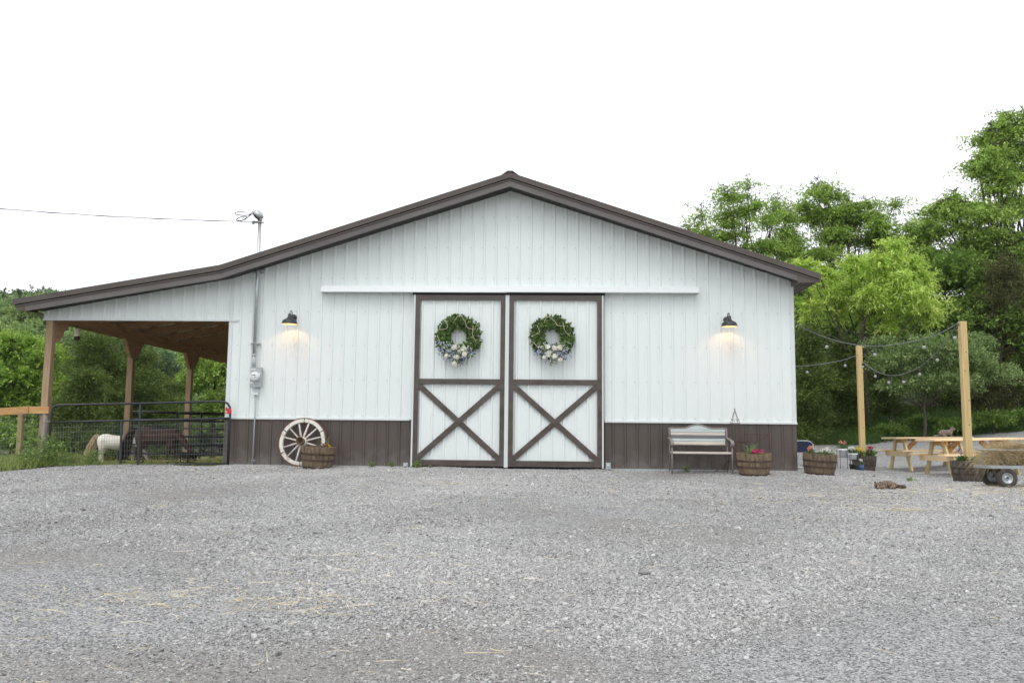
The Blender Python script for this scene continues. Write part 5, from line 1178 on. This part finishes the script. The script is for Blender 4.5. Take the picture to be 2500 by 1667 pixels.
tree('locust_tree', 'bright yellow green tree with drooping leaf fronds above the string lights', 'tree', basept(2110, 15), [bl(a_, b_, 14.6+random.uniform(-1, 1), c_, d_) for a_, b_, c_, d_ in ((1960, 632, 45, 12), (2010, 650, 50, 14), (2080, 625, 45, 14), (2180, 585, 34, 22), (2150, 620, 55, 16), (2215, 625, 50, 16), (2110, 655, 60, 16), (2190, 660, 60, 16), (2250, 665, 42, 16), (2040, 685, 60, 16), (2130, 695, 60, 14), (2230, 700, 52, 16), (1975, 725, 36, 12), (2040, 730, 50, 14), (2120, 738, 52, 14), (2200, 730, 52, 14), (2275, 735, 30, 18), (2160, 765, 40, 12), (2010, 700, 36, 12))], 1150, 42, .75, .145, .34, LM['bright'], trunk_r=.11, droop=.85, inner=.05, spread=.3)
tree('understory_tree', 'deep green tree filling the middle of the wood behind the bright fronds', 'tree', basept(2180, 19), [bl(2080, 760, 19, 150, 70), bl(2240, 780, 19, 140, 80), bl(2330, 680, 19, 110, 90), bl(2000, 800, 19, 110, 70), bl(2350, 800, 18, 110, 80), bl(2160, 690, 20, 160, 70), bl(1950, 730, 21, 70, 60), bl(1980, 820, 18, 80, 60), bl(2080, 850, 18, 90, 60), bl(2010, 770, 18, 70, 40), bl(2180, 830, 18, 90, 60)], 2200, 22, .8, .17, .5, LM['deep'], trunk_r=.14, inner=.5)
tree('understory_tree', 'mid green tree low at the right edge below the tallest tree', 'tree', basept(2480, 18), [bl(2460, 720, 18, 80, 70), bl(2500, 800, 17, 80, 80), bl(2400, 740, 18, 70, 50), bl(2530, 900, 17, 80, 90)], 1300, 22, .7, .16, .5, LM['deep'], trunk_r=.12, inner=.5)
def cedar(label, px, Y, pyt, pyb, wpx, lm='cedar', n=900, name='cedar_tree', group=None):
    bs = []; k = 6
    for i in range(k):
        s = i/(k-1); bs.append(bl(px+random.uniform(-.12, .12)*wpx, pyt+(pyb-pyt)*(.10+.84*s), Y+random.uniform(-.5, .5), wpx*(.28+.30*math.sin(min(1, s*1.25+.12)*PI*.62)), (pyb-pyt)*.155))
    return tree(name, label, 'tree', basept(px, Y), bs, n, 34, .5, .115, .24, LM[lm], trunk_r=.10, droop=.12, inner=.9, flatup=.1, spread=1.0, group=group)
cedar('olive green cedar against the right corner of the barn', 1965, 14, 800, 1085, 130, n=900)
cedar('olive green cedar behind the rear string light post', 2060, 15, 830, 1085, 130, n=950)
cedar('dark cedar in the shade behind the middle of the string lights', 2160, 17, 800, 1070, 150, n=800)
cedar('tall brownish cedar behind the front string light post', 2440, 17, 640, 1040, 150, 'browncedar', n=1300)
cedar('dark cedar behind the picnic tables', 2310, 18, 820, 1060, 170, n=800)
cedar('dark cedar at the far right edge of the picture', 2530, 17, 760, 1050, 150, n=800)
tree('dogwood_shrub', 'pale leaved spreading shrub between the two yellow posts', 'shrub', basept(2250, 12.5), [bl(2190, 880, 12.5, 80, 45), bl(2270, 860, 12.5, 80, 55), bl(2350, 870, 12.5, 80, 50), bl(2420, 910, 12.5, 75, 40), bl(2300, 930, 12.3, 100, 40), bl(2200, 940, 12.5, 70, 30), bl(2150, 840, 13, 50, 30), bl(2380, 830, 13, 60, 25)], 1700, 24, .5, .085, .5, LM['pale'], trunk_r=.05, droop=.2, inner=.4)
for px, py, Y, rx, ry, lab in ((2330, 1035, 12.6, 45, 20, 'low leafy bush on the bank right behind the cat'), (2420, 1020, 12.9, 50, 24, 'low leafy bush on the bank right of the front light post'), (2490, 1015, 13.2, 40, 24, 'low leafy bush on the bank at the right edge'), (2180, 1045, 13.2, 45, 18, 'low leafy bush on the bank behind the left picnic table'), (2250, 1025, 13.6, 45, 20, 'dark leafy bush on the bank below the pale shrub')):
    tree('bush', lab, 'bush', basept(px, Y), [bl(px, py, Y, rx, ry), bl(px-rx*.6, py+8, Y, rx*.5, ry*.7), bl(px+rx*.6, py+6, Y, rx*.5, ry*.7)], 170, 20, .3, .085, .45, LM['deep'], trunk_r=.02, inner=.6, limbs=False)
# left-hand wood
for (lab, px, Y, pt, w_, n_) in (('bushy cedar right of the corner post of the lean-to', 240, 18, 815, 190, 1400), ('cedar between the two lean-to posts', 350, 19, 850, 170, 1200), ('dark cedar directly behind the white pony', 200, 15, 900, 150, 900), ('low dark cedar behind the brown pony', 420, 26, 930, 130, 700)):
    cedar(lab, px, Y, pt, 1120, w_, n=n_)
tree('maple_tree', 'bright green tree at the left edge above the fence', 'tree', basept(40, 20), [bl(30, 840, 20, 80, 45), bl(120, 870, 20, 60, 50), bl(-30, 880, 20, 80, 60), bl(40, 920, 20, 110, 60), bl(140, 940, 20, 70, 50), bl(10, 980, 20, 110, 50), bl(100, 1010, 20, 80, 45), bl(20, 1060, 19, 100, 45)], 2000, 24, .75, .17, .5, leafmat('fresh_green_leaves', (.18, .32, .045), (.50, .68, .15), .4), trunk_r=.16, inner=.35)
tree('maple_tree', 'bright green tree seen between the last lean-to post and the barn wall', 'tree', basept(520, 27), [bl(520, 910, 27, 60, 60), bl(470, 930, 27, 40, 50), bl(540, 990, 27, 60, 50), bl(490, 870, 27, 50, 35), bl(590, 900, 28, 70, 80)], 1400, 22, .8, .18, .5, LM['mid'], trunk_r=.13, inner=.3)
# the wooded hill: individual trees, three kinds copied
proto = []
for k in range(4):
    r = random.Random(40+k); bs = [(0, 0, 5.5, 3.2, 3.2, 3.0)]
    for j in range(7): a = j*.9+k; bs.append((math.cos(a)*2.4*r.uniform(.7, 1.2), math.sin(a)*2.4, 5.0+r.uniform(-1.6, 2.6), 1.9*r.uniform(.8, 1.2), 1.9, 1.6*r.uniform(.8, 1.2)))
    lmx = (LM['hill'], LM['hill'], leafmat('yellow_green_hill_leaves', (.17, .27, .07), (.40, .52, .18), .3), leafmat('dark_hill_leaves', (.07, .13, .055), (.20, .29, .13), .3))[k]
    LAB = ['rounded mid green tree on the distant wooded hill left of the barn', 'broad mid green tree on the distant wooded hill left of the barn', 'yellowish green tree on the distant wooded hill left of the barn', 'dark green tree on the distant wooded hill left of the barn'][k]
    proto.append(tree('hill_tree', LAB, 'tree', (0, 0, 0), bs, 330, 22, 1.1, .38, .6, lmx, group='trees on the wooded hill', trunk_r=.3, inner=.5))
cnt = 0
for k in range(150):
    d = 62+165*((k*.618034) % 1)**.85; px = -160+((k*.7548) % 1)*800
    x = (px-1336)/FPX*d; y = d-17+random.uniform(-3, 3); i = random.choice((0, 1, 0, 2, 3)); s = random.uniform(.75, 1.25)*(1 if d > 90 else .75)
    o = proto[i] if cnt < 4 and i == cnt else copy_tree(proto[i]); cnt += (o is proto[i])
    o.location = (x, y, gz(x, y)-.8); o.scale = (s, s, s*random.uniform(.85, 1.1)); o.rotation_euler = (0, 0, random.uniform(0, 6))
for k in range(110):      # the same wood carries on behind the barn, seen from a step aside
    d = 75+140*((k*.618034) % 1)**.8; px = 640+((k*.7548) % 1)*2300
    x = (px-1336)/FPX*d; y = d-17; o = copy_tree(proto[random.choice((0, 1, 0, 2, 3))]); s_ = random.uniform(.8, 1.3); o['label'] = 'tree in the wood on the hill behind the barn'; o['group'] = 'trees behind the barn'
    o.location = (x, y, gz(x, y)-.8); o.scale = (s_, s_, s_); o.rotation_euler = (0, 0, random.uniform(0, 6))
for i in range(4):
    if proto[i].location.length < .01: proto[i].location = (-70+i*6, 100, gz(-70+i*6, 100))

# ------------------------------------------------------------------ grass, weeds, straw
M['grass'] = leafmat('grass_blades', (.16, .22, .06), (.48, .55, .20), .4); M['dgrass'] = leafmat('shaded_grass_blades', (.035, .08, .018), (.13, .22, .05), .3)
def blades(name, label, X, Y, h, wd, lm, lean=.35):
    n = len(X); Z = ground_z(X, Y)-.01; P0 = np.c_[X, Y, Z]; D = np.c_[rng.normal(0, lean, (n, 2)), np.ones(n)]
    o = fast_mesh(name, ribbons(P0, D, h*rng.uniform(.5, 1.2, n), wd, .35, 3, .15), 4, lm); tag(o, label, 'grass', kind='stuff'); return o
n = 26000; X = rng.uniform(-13.5, -9.3, n); Y = rng.uniform(-3.6, 2.2, n); ok = ~gravel_in(X, Y) & ~((X > -9.8) & (Y > -.1)) & (rng.random(n) < np.clip((-9.3-X)*1.6, .1, 1)); X, Y = X[ok], Y[ok]
blades('fence_weeds', 'tall grass and weeds along the foot of the rail fence', X, Y, .26, .010, M['grass'])
n = 5000; X = rng.uniform(-9.8, -6.3, n); Y = rng.uniform(-.5, .25, n); ok = (rng.random(n) < .35+.65*(X < -8)); X, Y = X[ok], Y[ok]; blades('gate_grass', 'thin grass under the farm gate', X, Y, .035, .006, M['grass'])
n = 60000; X = rng.uniform(-24, -6.4, n); Y = rng.uniform(1.2, 30, n); ok = rng.random(n) < .9; blades('pasture_grass', 'yellow green pasture grass behind the gate', X[ok], Y[ok], .055, .022, leafmat('pasture_blades', (.24, .30, .07), (.62, .62, .18), .4))
n = 2600; X = rng.uniform(-16, -6.6, n); Y = rng.uniform(-1, 12, n); ok = ~gravel_in(X, Y); X, Y = X[ok], Y[ok]; nn = len(X)
C = np.c_[X, Y, ground_z(X, Y)+rng.uniform(.03, .30, nn)*np.where(X < -9.5, 1, .3)]; o = fast_mesh('buttercups', leaves(C, rng.normal(size=(nn, 3)), .018, .018, 0), 4, FL['yellow']); tag(o, 'tiny yellow buttercups scattered through the grass', 'wildflowers', kind='stuff')
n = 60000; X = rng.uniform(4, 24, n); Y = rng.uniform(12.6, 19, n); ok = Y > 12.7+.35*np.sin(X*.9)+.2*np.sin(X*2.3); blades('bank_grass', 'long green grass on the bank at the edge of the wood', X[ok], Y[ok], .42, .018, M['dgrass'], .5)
# leafy weeds, one by one
M['weed'] = leafmat('weed_leaves', (.11, .20, .05), (.34, .48, .15), .4)
for px, py, Y, h, lab in ((1020, 1137, -.28, .13, 'small leafy weed at the foot of the left barn door'), (1050, 1140, -.3, .05, 'flat low weed at the foot of the left barn door'), (908, 1138, -.15, .10, 'tiny weed at the wall left of the doors'), (955, 1141, -.16, .10, 'small weed between the barrel and the left door guide'), (1676, 1145, -.25, .09, 'tiny weed under the bench'), (222, 1135, -.35, .28, 'upright leafy weed in front of the gate'), (132, 1128, -.4, .42, 'bushy weed at the left end of the gate'), (95, 1110, -.35, .55, 'tall bushy weed in front of the grey fence post'), (72, 1130, -.8, .35, 'weed clump in front of the wooden fence post'), (2222, 1170, -1.2, .07, 'tiny green sprout in the gravel before the picnic tables')):
    c = at(px, py, Y); x = c[0]; z = gz(x, Y); t = thing('weed', lab, 'weed', (x, Y, z)); n = int(25+h*650); C = np.c_[rng.normal(0, h*.35, (n, 2)), rng.random(n)*h]+np.array([x, Y, z]); D = np.c_[rng.normal(0, 1, (n, 2)), rng.uniform(-.2, 1, n)]
    fast_mesh('leaves', leaves(C, D, .03+h*.09, .016+h*.035, .3), 4, M['weed'], t, off=(x, Y, z))
    n = 10+int(h*40); P0 = np.tile(np.array([x, Y, z]), (n, 1))+np.c_[rng.normal(0, h*.1, (n, 2)), np.zeros(n)]; D = np.c_[rng.normal(0, .45, (n, 2)), np.ones(n)]
    fast_mesh('stalks', ribbons(P0, D, h*rng.uniform(.7, 1.15, n), .006, .3, 3, .1), 4, M['grassy'], t, off=(x, Y, z))
# straw on the gravel
cl_ = [(-2.6, -10.6, .7, 70), (-1.9, -10.9, .35, 60), (-1.2, -10.8, .4, 40), (-3.0, -11.0, .5, 70), (-1.6, -9.5, .9, 70), (-2.6, -12.2, .7, 30), (-.8, -11.9, .8, 20), (5.5, -3.3, 1.2, 260), (7.2, -3.0, .9, 260), (4.2, -4.4, 1.2, 200), (6.8, -5.2, 1.0, 120), (6.4, -7.6, .9, 60), (1.5, -9, 3, 60), (0, -6, 4, 110), (-4, -3, 2.5, 160), (-1.5, -3.2, .25, 50), (4.6, -5.4, .12, 60), (2, -3, 3, 160), (-5, -1.0, 1.2, 90), (7.6, -2.0, .35, 160), (0, -12, 2, 26)]
XX = np.concatenate([rng.normal(a, r, k) for a, b, r, k in cl_]); YY = np.concatenate([rng.normal(b, r*.5, k) for a, b, r, k in cl_]); ok = gravel_in(XX, YY) & ~((YY > -.1) & (XX < 4.8)); XX, YY = XX[ok], YY[ok]; n = len(XX)
P0 = np.c_[XX, YY, ground_z(XX, YY)+lumps(XX, YY)+.022+rng.random(n)*.012]; a_ = rng.uniform(0, 2*PI, n); D = np.c_[np.cos(a_), np.sin(a_), rng.normal(0, .04, n)]
V = ribbons(P0, D, rng.uniform(.06, .26, n), rng.uniform(.003, .0058, n), .35, 4, 0)
o = fast_mesh('straw', V, 4, M['straw']); tag(o, 'wisps of pale straw strewn over the gravel', 'straw', kind='stuff')
# the one bigger rock
c = at(1573, 1375, -9.6); t = MB(); t.sphere((0, 0, 0), 1, 9, 6, (.055, .035, .022)); o = t.build('rock', sm if False else mat('grey_rock', (.25, .245, .24), .9, scale=15, bump=.5), None); o.location = (c[0], -9.6, gz(c[0], -9.6)+.018); tag(o, 'fist sized rock lying alone on the gravel in front of the right door', 'rock')

# ------------------------------------------------------------------ summer haze
hz = MB(); hz.box((-460, -150, -12), (460, 560, 60)); hm = bpy.data.materials.new('haze'); hm.use_nodes = True; n = hm.node_tree; n.nodes.clear()
v = n.nodes.new('ShaderNodeVolumePrincipled'); v.inputs['Color'].default_value = (.92, .95, 1, 1); v.inputs['Density'].default_value = .00018; v.inputs['Anisotropy'].default_value = 0
o_ = n.nodes.new('ShaderNodeOutputMaterial'); n.links.new(v.outputs[0], o_.inputs['Volume'])
tag(hz.build('haze', hm), kind='stuff')
